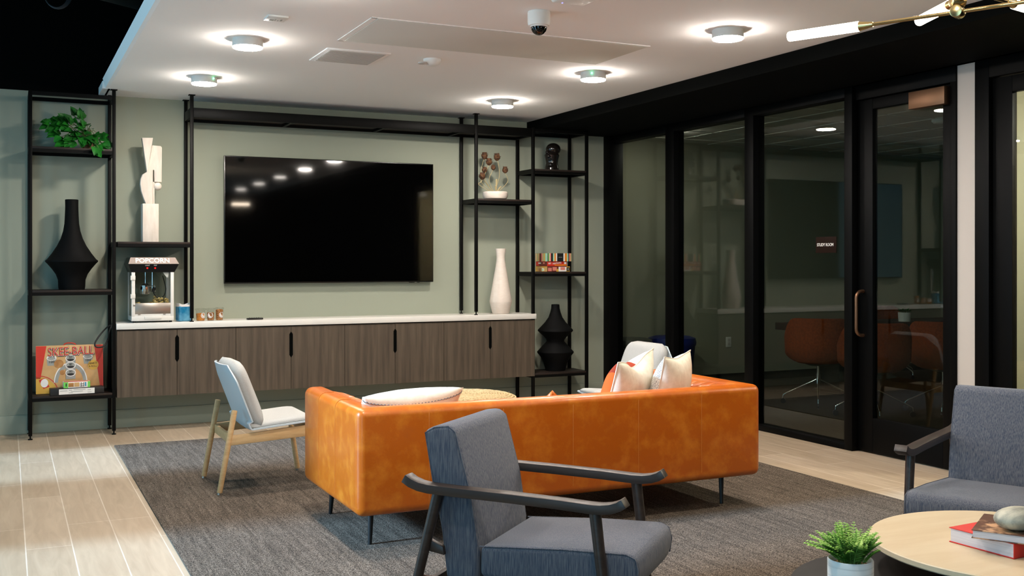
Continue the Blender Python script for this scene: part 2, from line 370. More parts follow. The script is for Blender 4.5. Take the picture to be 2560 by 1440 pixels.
M_beige = mat('beige wall paint', (226, 206, 168), 0.85, spec=0.2); M_whitewall = mat('white wall paint', (196, 187, 178), 0.85, spec=0.2)
M_disc = mat_emit('lit opal diffuser', WARM, DISC_STRENGTH); M_tubelight = mat_emit('lit opal tube', (1.0, 0.82, 0.62), TUBE_STRENGTH)
M_led = mat_emit('green status light', (0.10, 1.0, 0.45), 14.0); M_ledblue = mat_emit('blue status light', (0.15, 0.15, 1.0), 6.0); M_ledred = mat('red lamp lens', (190, 10, 8), 0.2, emit=(0.9, 0.03, 0.02), estr=0.5)
M_duct = mat('black painted duct', (26, 30, 28), 0.5)
M_vent = mat('grey vent enamel', (200, 197, 192), 0.8, spec=0.1); M_panel = mat('grey access panel', (208, 207, 200), 0.95, spec=0.0)

# ------------------------------------------------------------------ the setting
YW, XG, ZC = 9.486, 5.70, 2.80       # back wall, glass wall, white ceiling
world_frame()
def sbox(name, m, *a, **k):
    b = MB(); b.box(*a, **k); return struct(b.build(name, m))
sbox('floor', M_floor, -2.6, 5.76, -3.0, YW, -0.1, 0.0)
sbox('floor_study', M_studyfloor, 5.76, 11.2, 3.0, 10.2, -0.1, 0.0)
sbox('wall_back', M_wall, -2.6, 5.62, YW, YW + 0.12, 0, ZC)
sbox('wall_back_upper', M_black, -2.6, 5.62, YW, YW + 0.12, ZC, 3.6)
sbox('baseboard_back', M_wall, -2.6, 5.62, YW - 0.012, YW, 0, 0.153, bev=0.003)
sbox('wall_front', M_black, -2.6, 5.76, -3.1, -3.0, 0, 3.6)
b = MB()                                                     # left wall with tall window openings
for (y0, y1) in ((-3.0, -2.9), (0.9, 4.15), (5.75, 7.45), (8.60, YW)): b.box(-2.2, -2.05, y0, y1, 0, 3.6)
b.box(-2.2, -2.05, -3.0, YW, 3.32, 3.6)
struct(b.build('wall_left', M_black))
b = MB(); b.box(0.745, 4.71, -3.0, YW, ZC, ZC + 0.07)
struct(b.build('ceiling', M_ceil))
b = MB(); b.prism([(0.745, ZC), (0.745, ZC + 0.09), (0.702, ZC + 0.078), (0.722, ZC + 0.004)], -3.0, 9.10, 'XZ'); b.box(0.70, 0.76, 9.10, YW, ZC, ZC + 0.06)
struct(b.build('trim_1', M_ceil))
sbox('ceiling_upper', M_black, -2.6, 5.76, -3.0, YW, 3.6, 3.7)
sbox('ceiling_bulkhead', M_black, 4.71, 5.80, -3.0, YW, 2.70, 2.90)
sbox('wall_header', M_black, 5.64, 5.80, -3.0, 10.1, 2.70, 3.6)
sbox('wall_right', M_black, 5.70, 5.80, -3.0, 3.30, 0, 2.70)
# white wall end between the two doors, and the partition running back from it
sbox('wall_pier', M_whitewall, 5.685, 5.80, 4.885, 5.035, 0, 2.70)
sbox('wall_study_south', M_studywall, 5.80, 11.2, 4.90, 5.03, 0, 2.77)
sbox('wall_study_north', M_studywall, 5.62, 11.2, 10.1, 10.2, 0, 2.77)
sbox('wall_study_east', M_studywall, 11.1, 11.2, 5.03, 10.1, 0, 2.77)
sbox('wall_study_west', M_studywall, 5.62, 5.76, YW + 0.12, 10.1, 0, 2.77)
sbox('baseboard_study', M_black, 5.76, 11.1, 10.085, 10.1, 0, 0.09)
b = MB(); b.box(5.80, 11.1, 5.03, 10.1, 2.77, 2.85); struct(b.build('ceiling_study', M_tile))
b = MB()
x = 6.15
while x < 11.0: b.box(x - 0.012, x + 0.012, 5.03, 10.1, 2.764, 2.771); x += 0.61
y = 5.5
while y < 10.0: b.box(5.80, 11.1, y - 0.012, y + 0.012, 2.764, 2.771); y += 0.61
struct(b.build('trim_2', M_tbar))
# room beyond the second door
sbox('wall_hall', M_beige, 6.95, 7.05, 2.8, 4.90, 0, 2.77)
sbox('ceiling_hall', M_ceil, 5.80, 7.05, 2.8, 4.90, 2.70, 2.77)
sbox('wall_hall_south', M_beige, 5.80, 7.05, 2.75, 2.85, 0, 2.77)

# glazed wall: three fixed windows
def window(name, y0, y1, extra_left=0.0):
    w = sgroup(name, (5.64, (y0 + y1) / 2, 0)); fr = 0.052
    b = MB()
    b.box(5.64, 5.76, y0, y1, 0.0, 0.046, bev=0.003); b.box(5.64, 5.76, y0, y1, 2.625, 2.70, bev=0.003)
    b.build('window_frame', M_alum, w)
    b = MB(); b.box(5.697, 5.703, y0, y1, 0.046, 2.625); g = b.build('window_pane', M_glass, w, smooth=False)
    return w
window('window_1', 8.408, 9.40); window('window_2', 7.216, 8.27); window('window_3', 6.03, 7.10)
world_frame()
b = MB(); b.box(5.60, 5.76, 9.36, YW + 0.1, 0, 2.70, bev=0.004); struct(b.build('trim_3', M_alum))
b = MB(); b.box(5.64, 5.76, 8.27, 8.408, 0, 2.70, bev=0.004); struct(b.build('trim_4', M_alum))
b = MB(); b.box(5.64, 5.76, 7.10, 7.216, 0, 2.70, bev=0.004); struct(b.build('trim_5', M_alum))
b = MB(); b.box(5.64, 5.76, 5.955, 6.037, 0, 2.70, bev=0.004); struct(b.build('trim_6', M_alum))
b = MB(); b.box(5.67, 5.76, 5.035, 5.955, 2.595, 2.70, bev=0.004); b.box(5.67, 5.76, 5.035, 5.085, 0, 2.60, bev=0.004); struct(b.build('trim_7', M_alum))
d = sgroup('door_1', (5.70, 5.52, 0))
b = MB()
b.box(5.695, 5.745, 5.805, 5.950, 0.012, 2.59, bev=0.003); b.box(5.695, 5.745, 5.090, 5.165, 0.012, 2.59, bev=0.003)
b.box(5.695, 5.745, 5.165, 5.805, 2.515, 2.59, bev=0.003); b.box(5.695, 5.745, 5.165, 5.805, 0.012, 0.262, bev=0.003)
b.build('door_leaf', M_alum, d)
b = MB(); b.box(5.717, 5.723, 5.165, 5.805, 0.262, 2.515); b.build('window_pane', M_glass, d, smooth=False)
def pull(x0, x1, m):
    r = 0.05; pts = []
    pts.append((x0, 5.895, 1.185)); 
    for k in range(7):
        a = k / 6 * PI / 2; pts.append((x1 + (r if x1 < x0 else -r) * (1 - math.sin(a)), 5.895, 1.185 - r + r * math.cos(a)))
    for k in range(7):
        a = k / 6 * PI / 2; pts.append((x1 + (r if x1 < x0 else -r) * (1 - math.cos(a)), 5.895, 0.86 + r - r * math.sin(a)))
    pts.append((x0, 5.895, 0.86))
    b = MB(); b.tube(pts, 0.0125, 12); return b.build('pull_handle', m, d)
h1 = pull(5.695, 5.625, M_bronze); h1['label'] = 'bronze pull handle'
pull(5.745, 5.815, M_blackmetal)
b = MB(); b.box(5.635, 5.695, 5.10, 5.41, 2.455, 2.575, bev=0.004); b.box(5.70, 5.74, 5.1, 5.14, 2.5, 2.55); b.build('door_closer', M_bronze, d)
d2 = sgroup('door_2', (5.70, 4.2, 0))
b = MB()
b.box(5.67, 5.78, 4.775, 4.885, 0, 2.70, bev=0.004); b.box(5.67, 5.78, 3.30, 4.775, 2.58, 2.70, bev=0.004); b.box(5.67, 5.78, 3.30, 3.40, 0, 2.58, bev=0.004)
b.build('door_frame', M_alum, d2)
b = MB(); b.box(5.70, 5.745, 4.625, 4.77, 0.012, 2.575, bev=0.003); b.box(5.70, 5.745, 3.41, 3.55, 0.012, 2.575, bev=0.003); b.box(5.70, 5.745, 3.55, 4.625, 2.47, 2.575, bev=0.003); b.box(5.70, 5.745, 3.55, 4.625, 0.012, 0.26, bev=0.003)
b.build('door_leaf', M_alum, d2)
b = MB(); b.box(5.72, 5.726, 3.55, 4.625, 0.26, 2.47); b.build('window_pane', M_glass, d2, smooth=False)

# ------------------------------------------------------------------ rug
world_frame()
b = MB(); b.box(0.742, 4.73, -2.4, 8.545, 0.0, 0.008, bev=0.003)
tag(b.build('rug', M_rug), 'large grey and brown streaked carpet on the plank floor under the seating', 'rug')

# ------------------------------------------------------------------ ceiling lamps and fittings
def ceiling_light(x, y, label, led=None, group='round ceiling lamps', m=None):
    t = thing('ceiling_light', (x, y, ZC), label, 'ceiling light', group)
    b = MB(); b.lathe([(0.0, ZC), (0.092, ZC), (0.094, ZC - 0.006), (0.094, ZC - 0.050), (0.0, ZC - 0.050)], (x, y, 0), 40); b.build('housing', M_white, t)
    b = MB(); b.lathe([(0.0, ZC - 0.0505), (0.0915, ZC - 0.0505), (0.0915, ZC - 0.0540), (0.088, ZC - 0.0580), (0.0, ZC - 0.0590)], (x, y, 0), 40); b.build('diffuser', m or M_disc, t)
    if led is not None:
        b = MB(); a = led; b.cyl((x + 0.094 * math.cos(a), y + 0.094 * math.sin(a), ZC - 0.018), (x + 0.100 * math.cos(a), y + 0.100 * math.sin(a), ZC - 0.018), 0.005, n=10); b.build('status_light', M_led, t)
    return t
ceiling_light(1.352, 8.215, 'round lamp with a green dot on the ceiling left above the tall grey sculpture bay', led=-0.95)
ceiling_light(3.885, 8.300, 'round white ceiling lamp furthest right toward the shelves above the white vase')
ceiling_light(1.369, 6.703, 'round white ceiling lamp between the small white plate and the square vent')
ceiling_light(3.919, 6.789, 'round ceiling lamp with a green dot near the corner of the long panel', led=-2.2)
ceiling_light(3.930, 5.187, 'round white ceiling lamp nearest the brass chandelier')
ceiling_light(1.400, 5.190, 'round ceiling lamp cut off by the top edge of the photo')
M_dim = mat_emit('dimmed opal diffuser', WARM, DISC_STRENGTH * 0.45); M_dim2 = mat_emit('faint opal diffuser', WARM, DISC_STRENGTH * 0.12)
for (x, y, m) in ((3.93, 3.65, M_dim), (1.40, 3.65, M_disc), (3.93, 2.1, M_dim2), (1.40, 2.1, M_dim), (3.93, 0.55, M_dim2), (1.40, 0.55, M_dim2), (3.93, -1.0, M_dim2), (1.40, -1.0, M_dim2)):
    ceiling_light(x, y, 'round white ceiling lamp in the rows continuing behind the viewer', group='ceiling lamps behind the viewer', m=m)
t = thing('access_panel', (2.83, 6.13, ZC), 'long grey access panel set flush in the white ceiling', 'ceiling panel')
b = MB(); b.box(1.925, 3.755, 5.80, 6.47, ZC - 0.006, ZC + 0.001, bev=0.002); b.build('panel', M_panel, t)
b = MB(); b.box(1.885, 1.921, 5.785, 6.485, ZC - 0.004, ZC + 0.001); b.box(1.885, 3.765, 5.783, 5.796, ZC - 0.004, ZC + 0.001); b.box(1.885, 3.765, 6.474, 6.487, ZC - 0.004, ZC + 0.001); b.box(3.758, 3.768, 5.785, 6.485, ZC - 0.004, ZC + 0.001); b.build('panel_frame', M_ceil, t)
t = thing('air_vent', (2.11, 6.97, ZC), 'square grey perforated air vent in the ceiling left of the smoke detector', 'air vent')
b = MB(); b.box(1.89, 2.33, 6.735, 7.195, ZC - 0.008, ZC + 0.001, bev=0.003); b.build('vent_frame', M_ceil, t)
b = MB(); b.box(1.92, 2.30, 6.765, 7.165, ZC - 0.010, ZC - 0.004)
for k in range(16): b.box(1.925, 2.295, 6.775 + k * 0.0245, 6.785 + k * 0.0245, ZC - 0.013, ZC - 0.009)
b.build('vent_grille', M_vent, t)
t = thing('smoke_detector', (2.655, 6.815, ZC), 'small white smoke detector between the vent and the long ceiling panel', 'smoke detector')
b = MB(); b.lathe([(0, ZC), (0.062, ZC), (0.062, ZC - 0.012), (0.048, ZC - 0.035), (0.030, ZC - 0.044), (0, ZC - 0.045)], (2.655, 6.815, 0), 32); b.build('detector_body', M_white, t)
b = MB(); b.lathe([(0, ZC - 0.030), (0.030, ZC - 0.030), (0.031, ZC - 0.040), (0, ZC - 0.044)], (2.577, 6.80, 0), 24); b.cyl((2.60, 6.80, ZC - 0.035), (2.65, 6.81, ZC - 0.035), 0.008, n=8); b.build('sensor_head', M_vent, t)
t = thing('security_camera', (2.69, 5.265, ZC), 'white dome security camera hanging from the ceiling above the long panel', 'security camera')
b = MB(); b.lathe([(0, ZC), (0.062, ZC), (0.064, ZC - 0.008), (0.064, ZC - 0.058), (0.059, ZC - 0.078), (0.050, ZC - 0.080), (0, ZC - 0.080)], (2.69, 5.265, 0), 36); b.build('camera_housing', M_white, t)
b = MB(); b.lathe([(0.045, ZC - 0.080)] + [(0.045 * math.cos(a), ZC - 0.086 - 0.045 * math.sin(a)) for a in [k * PI / 16 for k in range(9)]], (2.69, 5.265, 0), 32); b.build('camera_dome', M_screen, t)
b = MB(); b.lathe([(0.0455, ZC - 0.078), (0.049, ZC - 0.08), (0.049, ZC - 0.086), (0.0455, ZC - 0.087)], (2.69, 5.265, 0), 32); b.build('dome_ring', M_white, t)
t = thing('wireless_access_point', (2.685, 4.79, ZC), 'flat white wireless access point cut off by the top edge behind the dome camera', 'access point')
b = MB(); b.box(2.585, 2.785, 4.69, 4.93, ZC - 0.035, ZC, bev=0.016, seg=3); b.build('unit_body', M_white, t)
b = MB(); b.box(2.64, 2.646, 4.90, 4.906, ZC - 0.0365, ZC - 0.034); b.build('status_light', M_ledblue, t)
t = thing('ceiling_plate', (1.393, 6.03, ZC), 'small white rectangular device plate on the ceiling behind the left lamp', 'ceiling plate')
b = MB(); b.box(1.335, 1.452, 5.968, 6.095, ZC - 0.012, ZC, bev=0.003); b.build('plate', M_white, t)
b = MB()
for (x0, x1, y0, y1) in ((1.36, 1.385, 6.04, 6.07), (1.39, 1.395, 6.03, 6.065), (1.405, 1.412, 6.05, 6.065), (1.42, 1.43, 6.03, 6.06)): b.box(x0, x1, y0, y1, ZC - 0.0135, ZC - 0.0115)
b.build('slots', M_grey, t)

# dark open ceiling on the left: duct, cable coil, conduit
t = thing('air_duct', (0.2, 8.5, 3.45), 'round black air duct in the dark open ceiling at top left', 'air duct')
b = MB(); b.cyl((0.42, 8.0, 3.42), (1.7, 8.9, 3.42), 0.13, n=28); b.build('duct_pipe', M_duct, t)
b = MB(); b.tube([(0.42 + 0.13 * 0.575 * math.cos(a) * -1, 8.0 + 0.13 * 0.818 * math.cos(a), 3.42 + 0.135 * math.sin(a)) for a in [k * PI / 12 for k in range(24)]], 0.012, 8, closed=True); b.build('duct_collar', M_duct, t)
world_frame()
b = MB()
for j in range(4): b.tube([(0.34 + (0.095 + 0.004 * j) * math.cos(a) * 0.9 + 0.004 * j, 8.6 + (0.095) * math.cos(a) * -0.3, 3.42 + (0.115 + 0.003 * j) * math.sin(a)) for a in [k * PI / 14 for k in range(28)]], 0.005, 6, closed=True)
b.cyl((0.34, 8.6, 3.53), (0.34, 8.6, 3.60), 0.004, n=6)
tag(b.build('cable_coil', mat('dark blue cable', (20, 32, 40), 0.5)), 'coiled dark cable hanging in the black open ceiling at top left', 'cable')

# chandelier
t = thing('chandelier', (2.745, 2.43, ZC), 'brass chandelier with glowing white tubes at upper right', 'chandelier')
hub = Vector((2.745, 2.43, 2.205))
b = MB(); b.cyl((hub.x, hub.y, 2.19), (hub.x, hub.y, ZC), 0.0075, n=12); b.cyl((hub.x, hub.y, ZC - 0.02), (hub.x, hub.y, ZC), 0.06, n=28); b.build('stem', M_brass, t)
def arm(dirv, z, ends, name='arm'):
    dv = Vector(dirv).normalized(); c = Vector((hub.x, hub.y, z))
    b = MB(); b.cyl(c + dv * ends[0][0], c + dv * ends[1][0], 0.0065, n=12)
    side = Vector((-dv.y, dv.x, 0)); b.cyl(c - side * 0.022, c + side * 0.022, 0.020, n=20, bev=0.003)
    a = b.build(name, M_brass, t)
    for (e, l) in ends:
        s = 1 if e > 0 else -1
        b = MB(); b.cyl(c + dv * (e - s * 0.035), c + dv * (e + s * 0.012), 0.0085, 0.0165 , n=16); b.build('lamp_holder', M_brass, a)
        b = MB(); b.cyl(c + dv * (e + s * 0.01), c + dv * (e + s * l), 0.0172, n=20, bev=0.005); b.build('light_tube', M_tubelight, a)
arm((-0.235, 0.52, 0.0), 2.20, ((0.31, 0.27), (-0.31, 0.27)))
arm((0.10, 0.24, 0.0), 2.235, ((0.045, 0.24), (-0.30, 0.27)))
arm((0.9, 0.2, 0.0), 2.28, ((0.35, 0.27), (-0.0, 0.02)))
world_frame()

# ------------------------------------------------------------------ shelving
PW = 0.014
YF, YB = 9.13, 9.455
def post(b, x, y, z0, z1, foot=True, cap=False):
    b.box(x - PW, x + PW, y - PW, y + PW, z0 + (0.03 if foot else 0), z1, bev=0.002)
    if foot:
        b.cyl((x, y, z0 + 0.006), (x, y, z0 + 0.032), 0.006, n=10); b.cyl((x, y, z0), (x, y, z0 + 0.008), 0.017, n=16)
    if cap: b.box(x - 0.026, x + 0.026, y - 0.026, y + 0.026, z1 - 0.006, z1, bev=0.001)
def shelf(x0, x1, z, parent, th=0.042):
    b = MB(); b.box(x0 + PW, x1 - PW, YF - PW, YB + PW, z - 0.018, z, bev=0.002); s = b.build('shelf_board', M_darkwood, parent)
    b = MB()
    for y in (YF, YB): b.box(x0 + PW, x1 - PW, y - PW, y + PW, z - th, z - 0.018)
    for x in (x0, x1): b.box(x - PW, x + PW, YF + PW, YB - PW, z - th, z - 0.002)
    b.build('shelf_rail', M_blackmetal, s)
def unit(name, label, x0, x1, posts, shelves, topbar=None):
    t = thing(name, ((x0 + x1) / 2, (YF + YB) / 2, 0), label, 'shelving')
    for (x, y, z0, z1, ft, cp) in posts:
        b = MB(); post(b, x, y, z0, z1, ft, cp); b.build('post', M_blackmetal, t)
    for (a, c, z) in shelves: shelf(a, c, z, t)
    if topbar:
        z = topbar; b = MB()
        for y in (YF, YB): b.box(x0 + PW, x1 - PW, y - PW, y + PW, z - 0.03, z)
        for x in (x0, x1): b.box(x - PW, x + PW, YF + PW, YB - PW, z - 0.03, z)
        b.build('top_frame', M_blackmetal, t)
    return t
unit('shelving_tower', 'tall black shelving tower at far left holding the ivy and big black vase', 0.172, 0.790,
     [(0.172, YF, 0, 2.75, True, False), (0.790, YF, 0, ZC, True, True), (0.172, YB, 0, 2.75, True, False), (0.784, YB, 0, ZC, True, False)],
     [(0.172, 0.790, 2.313), (0.172, 0.790, 1.176), (0.172, 0.790, 0.340)], 2.747)
unit('shelving_tower', 'tall black shelving tower right of the cabinets holding the figurine and boxed games', 4.600, 5.195,
     [(4.600, YF, 0, 2.70, True, False), (5.195, YF, 0, 2.70, True, False), (4.590, YB, 0, 2.70, True, False), (5.180, YB, 0, 2.70, True, False)],
     [(4.600, 5.195, 2.303), (4.600, 5.195, 1.303), (4.600, 5.195, 0.322)], 2.69)
t = thing('shelf_frame', (3.0, YF, 0.90), 'black metal frame standing on the white worktop around the television', 'shelving')
for (x, y) in ((1.402, YF), (1.402, YB), (3.999, YF), (3.985, YB)):
    b = MB(); post(b, x, y, 0.90, ZC, True, True); b.build('post', M_blackmetal, t)
shelf(0.804, 1.402, 1.566, t); shelf(3.999, 4.586, 2.000, t)
b = MB(); b.box(1.416, 4.586, YF - 0.012, YF + 0.012, 2.612, 2.692, bev=0.003); b.box(1.388, 4.586, YB - 0.012, YB + 0.012, 2.612, 2.692, bev=0.003)
b.box(1.390, 1.414, YF + 0.014, YB - 0.014, 2.612, 2.692, bev=0.003); b.box(4.562, 4.586, YF + 0.012, YB - 0.012, 2.612, 2.692, bev=0.003)
for x in (2.25, 3.1, 3.85): b.box(x - 0.015, x + 0.015, YF + 0.012, YB - 0.012, 2.612, 2.635)
b.build('top_shelf_frame', M_blackmetal, t)
b = MB(); b.box(1.414, 4.562, YF + 0.012, YB - 0.012, 2.636, 2.652); b.build('shelf_board', M_darkwood, t)

# ------------------------------------------------------------------ wall-hung cabinets and worktop
jx = [0.811, 1.282, 1.764, 2.237, 2.718, 3.190, 3.667, 4.140, 4.612]
labs = ['far left dark wood wall cabinet under the popcorn machine', 'second dark wood wall cabinet from the left, behind the pale lounge chair', 'third dark wood wall cabinet from the left, behind the orange sofa', 'far right dark wood wall cabinet under the tall white vase']
for i in range(4):
    x0, x1, x2 = jx[2 * i], jx[2 * i + 1], jx[2 * i + 2]
    t = thing('wall_cabinet', ((x0 + x2) / 2, 9.30, 0.295), labs[i], 'cabinet', 'wall-hung cabinets under the television')
    b = MB(); b.box(x0 + 0.001, x2 - 0.001, 9.138, YW, 0.295, 0.845); b.build('carcass', M_cab, t)
    zc = 0.682; hl = 0.112
    for s, (a, c) in enumerate(((x0, x1), (x1, x2))):
        # door leaf with a notch cut in its meeting edge as a finger pull
        e = x1; sg = -1 if s == 0 else 1
        o = a if s == 0 else c
        depth = 0.016
        pts = [(o - sg * 0.002, 0.297), (e + sg * 0.002, 0.297), (e + sg * 0.002, zc - hl), (e + sg * depth, zc - hl + 0.022), (e + sg * depth, zc + hl - 0.022), (e + sg * 0.002, zc + hl), (e + sg * 0.002, 0.838), (o - sg * 0.002, 0.838)]
        b = MB(); b.prism(pts, 9.115, 9.137, 'XZ'); dr = b.build('door', M_cab, t, smooth=False)
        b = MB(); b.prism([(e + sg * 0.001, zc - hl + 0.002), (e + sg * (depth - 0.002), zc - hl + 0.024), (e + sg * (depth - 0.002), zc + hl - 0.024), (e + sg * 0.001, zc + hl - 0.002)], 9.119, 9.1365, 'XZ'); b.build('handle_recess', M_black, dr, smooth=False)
world_frame()
b = MB(); b.box(0.806, 4.625, 9.105, YW, 0.850, 0.900, bev=0.003)
tag(b.build('worktop', M_quartz), 'long white stone worktop on the dark wall cabinets', 'worktop')

# ------------------------------------------------------------------ television
t = thing('television', (2.70, 9.43, 1.21), 'large black flat television on the sage wall above the worktop', 'television')
b = MB(); b.box(1.720, 3.680, 9.418, 9.450, 1.210, 2.334, bev=0.004); b.build('bezel', M_bezel, t)
b = MB(); b.box(1.728, 3.672, 9.4165, 9.420, 1.222, 2.326); b.build('screen', M_screen, t)
b = MB(); b.box(2.0, 3.4, 9.45, YW, 1.45, 2.1); b.build('mounting_bracket', M_black, t)
for (xa, xb) in ((3.44, 3.49), (3.52, 3.54)):
    b = MB(); b.box(xa, xb, 9.42, 9.44, 1.205, 1.211); b.build('sensor', M_bezel, t)

# ------------------------------------------------------------------ things on the left shelves
def leaf_mesh(b, p, d, up, L, W, curl=0.2, lobes=True):
    # ivy style pointed leaf
    d = Vector(d).normalized(); s = d.cross(Vector(up)).normalized(); u = s.cross(d)
    prof = [(0, 0.0), (0.06, 0.34), (0.26, 0.52), (0.44, 0.40), (0.70, 0.26), (1.0, 0.0)] if lobes else [(0, 0), (0.2, 0.34), (0.5, 0.5), (0.8, 0.3), (1, 0)]
    t = bmesh.new(); mid = []; lf = []; rt = []
    for (a, w) in prof:
        c = Vector(p) + d * (a * L) - u * (curl * L * a * a)
        mid.append(t.verts.new(c)); lf.append(t.verts.new(c + s * w * W + u * 0.14 * w * W)); rt.append(t.verts.new(c - s * w * W + u * 0.14 * w * W))
    for k in range(len(prof) - 1):
        for sd in (lf, rt):
            q = [mid[k], mid[k + 1], sd[k + 1], sd[k]]
            try: t.faces.new(q)
            except ValueError: pass
    bmesh.ops.remove_doubles(t, verts=t.verts, dist=1e-5)
    b._take(t)
rng = random.Random(3)
t = thing('potted_ivy', (0.575, 9.28, 2.313), 'green trailing ivy in a pot on the top left shelf', 'plant')
b = MB(); b.lathe([(0, 2.313), (0.045, 2.313), (0.060, 2.40), (0.063, 2.42), (0.056, 2.42), (0.05, 2.41), (0, 2.41)], (0.60, 9.27, 0), 28); b.build('pot', mat('brown clay pot', (120, 92, 60), 0.8), t)
b = MB(); stems = MB()
targets = [(0.33, 2.50, 9.22), (0.37, 2.53, 9.25), (0.41, 2.50, 9.20), (0.45, 2.55, 9.24), (0.49, 2.52, 9.2), (0.53, 2.58, 9.26), (0.56, 2.57, 9.22), (0.50, 2.44, 9.18), (0.40, 2.40, 9.18), (0.42, 2.36, 9.17), (0.46, 2.39, 9.16), (0.58, 2.50, 9.2), (0.60, 2.46, 9.17), (0.62, 2.43, 9.17), (0.655, 2.42, 9.18), (0.66, 2.36, 9.14), (0.685, 2.43, 9.2), (0.70, 2.36, 9.17), (0.71, 2.35, 9.18), (0.67, 2.31, 9.09), (0.36, 2.46, 9.21), (0.54, 2.47, 9.16), (0.38, 2.44, 9.2), (0.47, 2.47, 9.19), (0.52, 2.40, 9.18), (0.55, 2.43, 9.17), (0.57, 2.39, 9.17), (0.61, 2.38, 9.17), (0.48, 2.36, 9.17), (0.45, 2.50, 9.2)]
for (x, z, y) in targets:
    base = Vector((0.60 + rng.uniform(-.03, .03), 9.27 + rng.uniform(-.03, .02), 2.42)); tip = Vector((x, y, z)); mid = (base + tip) / 2 + Vector((0, 0, 0.05))
    stems.tube([base, mid, tip], 0.0025, 6)
    for _ in range(4):
        dv = (tip - base).normalized() + Vector((rng.uniform(-.6, .6), rng.uniform(-.7, .1), rng.uniform(-.9, .2)))
        leaf_mesh(b, tip + Vector((rng.uniform(-.025, .025), rng.uniform(-.02, .02), rng.uniform(-.02, .02))), dv, (rng.uniform(-.4, .4), -1, 0.6), rng.uniform(.06, .085), rng.uniform(.055, .072), rng.uniform(0, .4))
b.build('foliage', M_ivy, t, angle=80); stems.build('stems', M_stem, t)

world_frame()
b = MB(); b.lathe([(0, 1.177), (0.098, 1.177), (0.102, 1.20), (0.104, 1.255), (0.120, 1.30), (0.150, 1.345), (0.185, 1.388), (0.199, 1.402), (0.199, 1.412), (0.184, 1.424), (0.150, 1.470), (0.112, 1.530), (0.084, 1.590), (0.066, 1.650), (0.056, 1.710), (0.052, 1.78), (0.050, 1.85), (0.051, 1.905), (0.046, 1.908), (0.042, 1.85), (0, 1.84)], (0.482, 9.29, 0), 56)
tag(b.build('vase', M_blackcer), 'big matte black vase with a long neck on the middle shelf of the left tower', 'vase')

# game box leaning upright on the bottom left shelf
SK = T(0.468, 9.262, 0.342, math.radians(-7), 0, 0)
t = thing('game_box', (0.468, 9.262, 0.342), 'upright tan and red carnival game box with red lettering on the bottom left shelf', 'game box')
W, Hh = 0.504, 0.385
b = MB(); b.box(-W / 2, W / 2, 0.0, 0.065, 0, Hh, bev=0.002, M=SK); b.build('box', M_tan, t)
b = MB(); b.mi = 0
def art(b, pts, lvl): b.poly([SK @ Vector((x - W / 2, -0.0006 * lvl, z)) for x, z in pts])
def ell(cx, cz, rx, rz, n=28, a0=0, a1=2 * PI): return [(cx + rx * math.cos(a0 + (a1 - a0) * k / n), cz + rz * math.sin(a0 + (a1 - a0) * k / n)) for k in range(n + (0 if abs(a1 - a0 - 2 * PI) < 1e-6 else 1))]
def ring(b, cx, cz, r0, r1, lvl, a0=0.0, a1=2 * PI, n=30, sq=1.0):
    for k in range(n):
        p = a0 + (a1 - a0) * k / n; q = a0 + (a1 - a0) * (k + 1) / n
        art(b, [(cx + r0 * math.cos(p), cz + sq * r0 * math.sin(p)), (cx + r1 * math.cos(p), cz + sq * r1 * math.sin(p)), (cx + r1 * math.cos(q), cz + sq * r1 * math.sin(q)), (cx + r0 * math.cos(q), cz + sq * r0 * math.sin(q))], lvl)
b.mi = 0; art(b, [(0.0, 0.12), (0.033, 0.12), (0.078, Hh - .003), (0.0, Hh - .003)], 1); art(b, [(W, 0.0), (W, Hh - .003), (W - 0.068, Hh - .003), (W - 0.020, 0.0)], 1)
b.mi = 1; art(b, [(0, 0), (0.13, 0), (0.145, 0.06), (0.10, 0.105), (0.05, 0.13), (0.0, 0.135)], 1)
b.mi = 0; art(b, [(0.02, 0.11), (0.062, 0.125), (0.10, 0.055), (0.055, 0.04)], 2); ring(b, 0.02, 0.0, 0.140, 0.146, 2, 0.15, 1.5)
b.mi = 2; art(b, ell(0.062, 0.085, 0.028, 0.034), 3)
for c in ((0.115, 0.285), (0.388, 0.290)):
    b.mi = 3; art(b, [(c[0] - 0.037, c[1]), (c[0] + 0.037, c[1]), (c[0] + 0.03, c[1] - 0.062), (c[0] - 0.03, c[1] - 0.062)], 2); b.mi = 2; art(b, ell(c[0], c[1], 0.037, 0.022), 3)
    b.mi = 3; art(b, ell(c[0], c[1] - 0.004, 0.030, 0.014), 4)
b.mi = 2; ring(b, 0.257, 0.085, 0.118, 0.125, 2, 0.0, PI, sq=1.28); b.mi = 3; ring(b, 0.257, 0.085, 0.094, 0.118, 2, 0.0, PI, sq=1.28)
for k, cz in enumerate((0.277, 0.220, 0.160)):
    b.mi = 3; art(b, [(0.257 - 0.036, cz - 0.05), (0.257 + 0.036, cz - 0.05), (0.257 + 0.037, cz), (0.257 - 0.037, cz)], 3 + 2 * k)
    b.mi = 2; art(b, ell(0.257, cz, 0.039, 0.030), 4 + 2 * k); b.mi = 3; art(b, ell(0.257, cz, 0.033, 0.024), 5 + 2 * k)
    b.mi = 4; art(b, [(0.257 + 0.026 * math.cos(a), cz - 0.010 + 0.013 * math.sin(a) * (1 if math.sin(a) < 0 else .5)) for a in [2 * PI * q / 20 for q in range(20)]], 6 + 2 * k)
b.mi = 5; art(b, ell(0.169, 0.236, 0.036, 0.034), 4); art(b, ell(0.195, 0.165, 0.02, 0.02), 3)
b.mi = 1; art(b, ell(0.428, 0.218, 0.041, 0.040), 3)
b.build('printed_art', [M_red, M_gold, M_paper, M_grey, M_ink, M_brown], t, smooth=False)
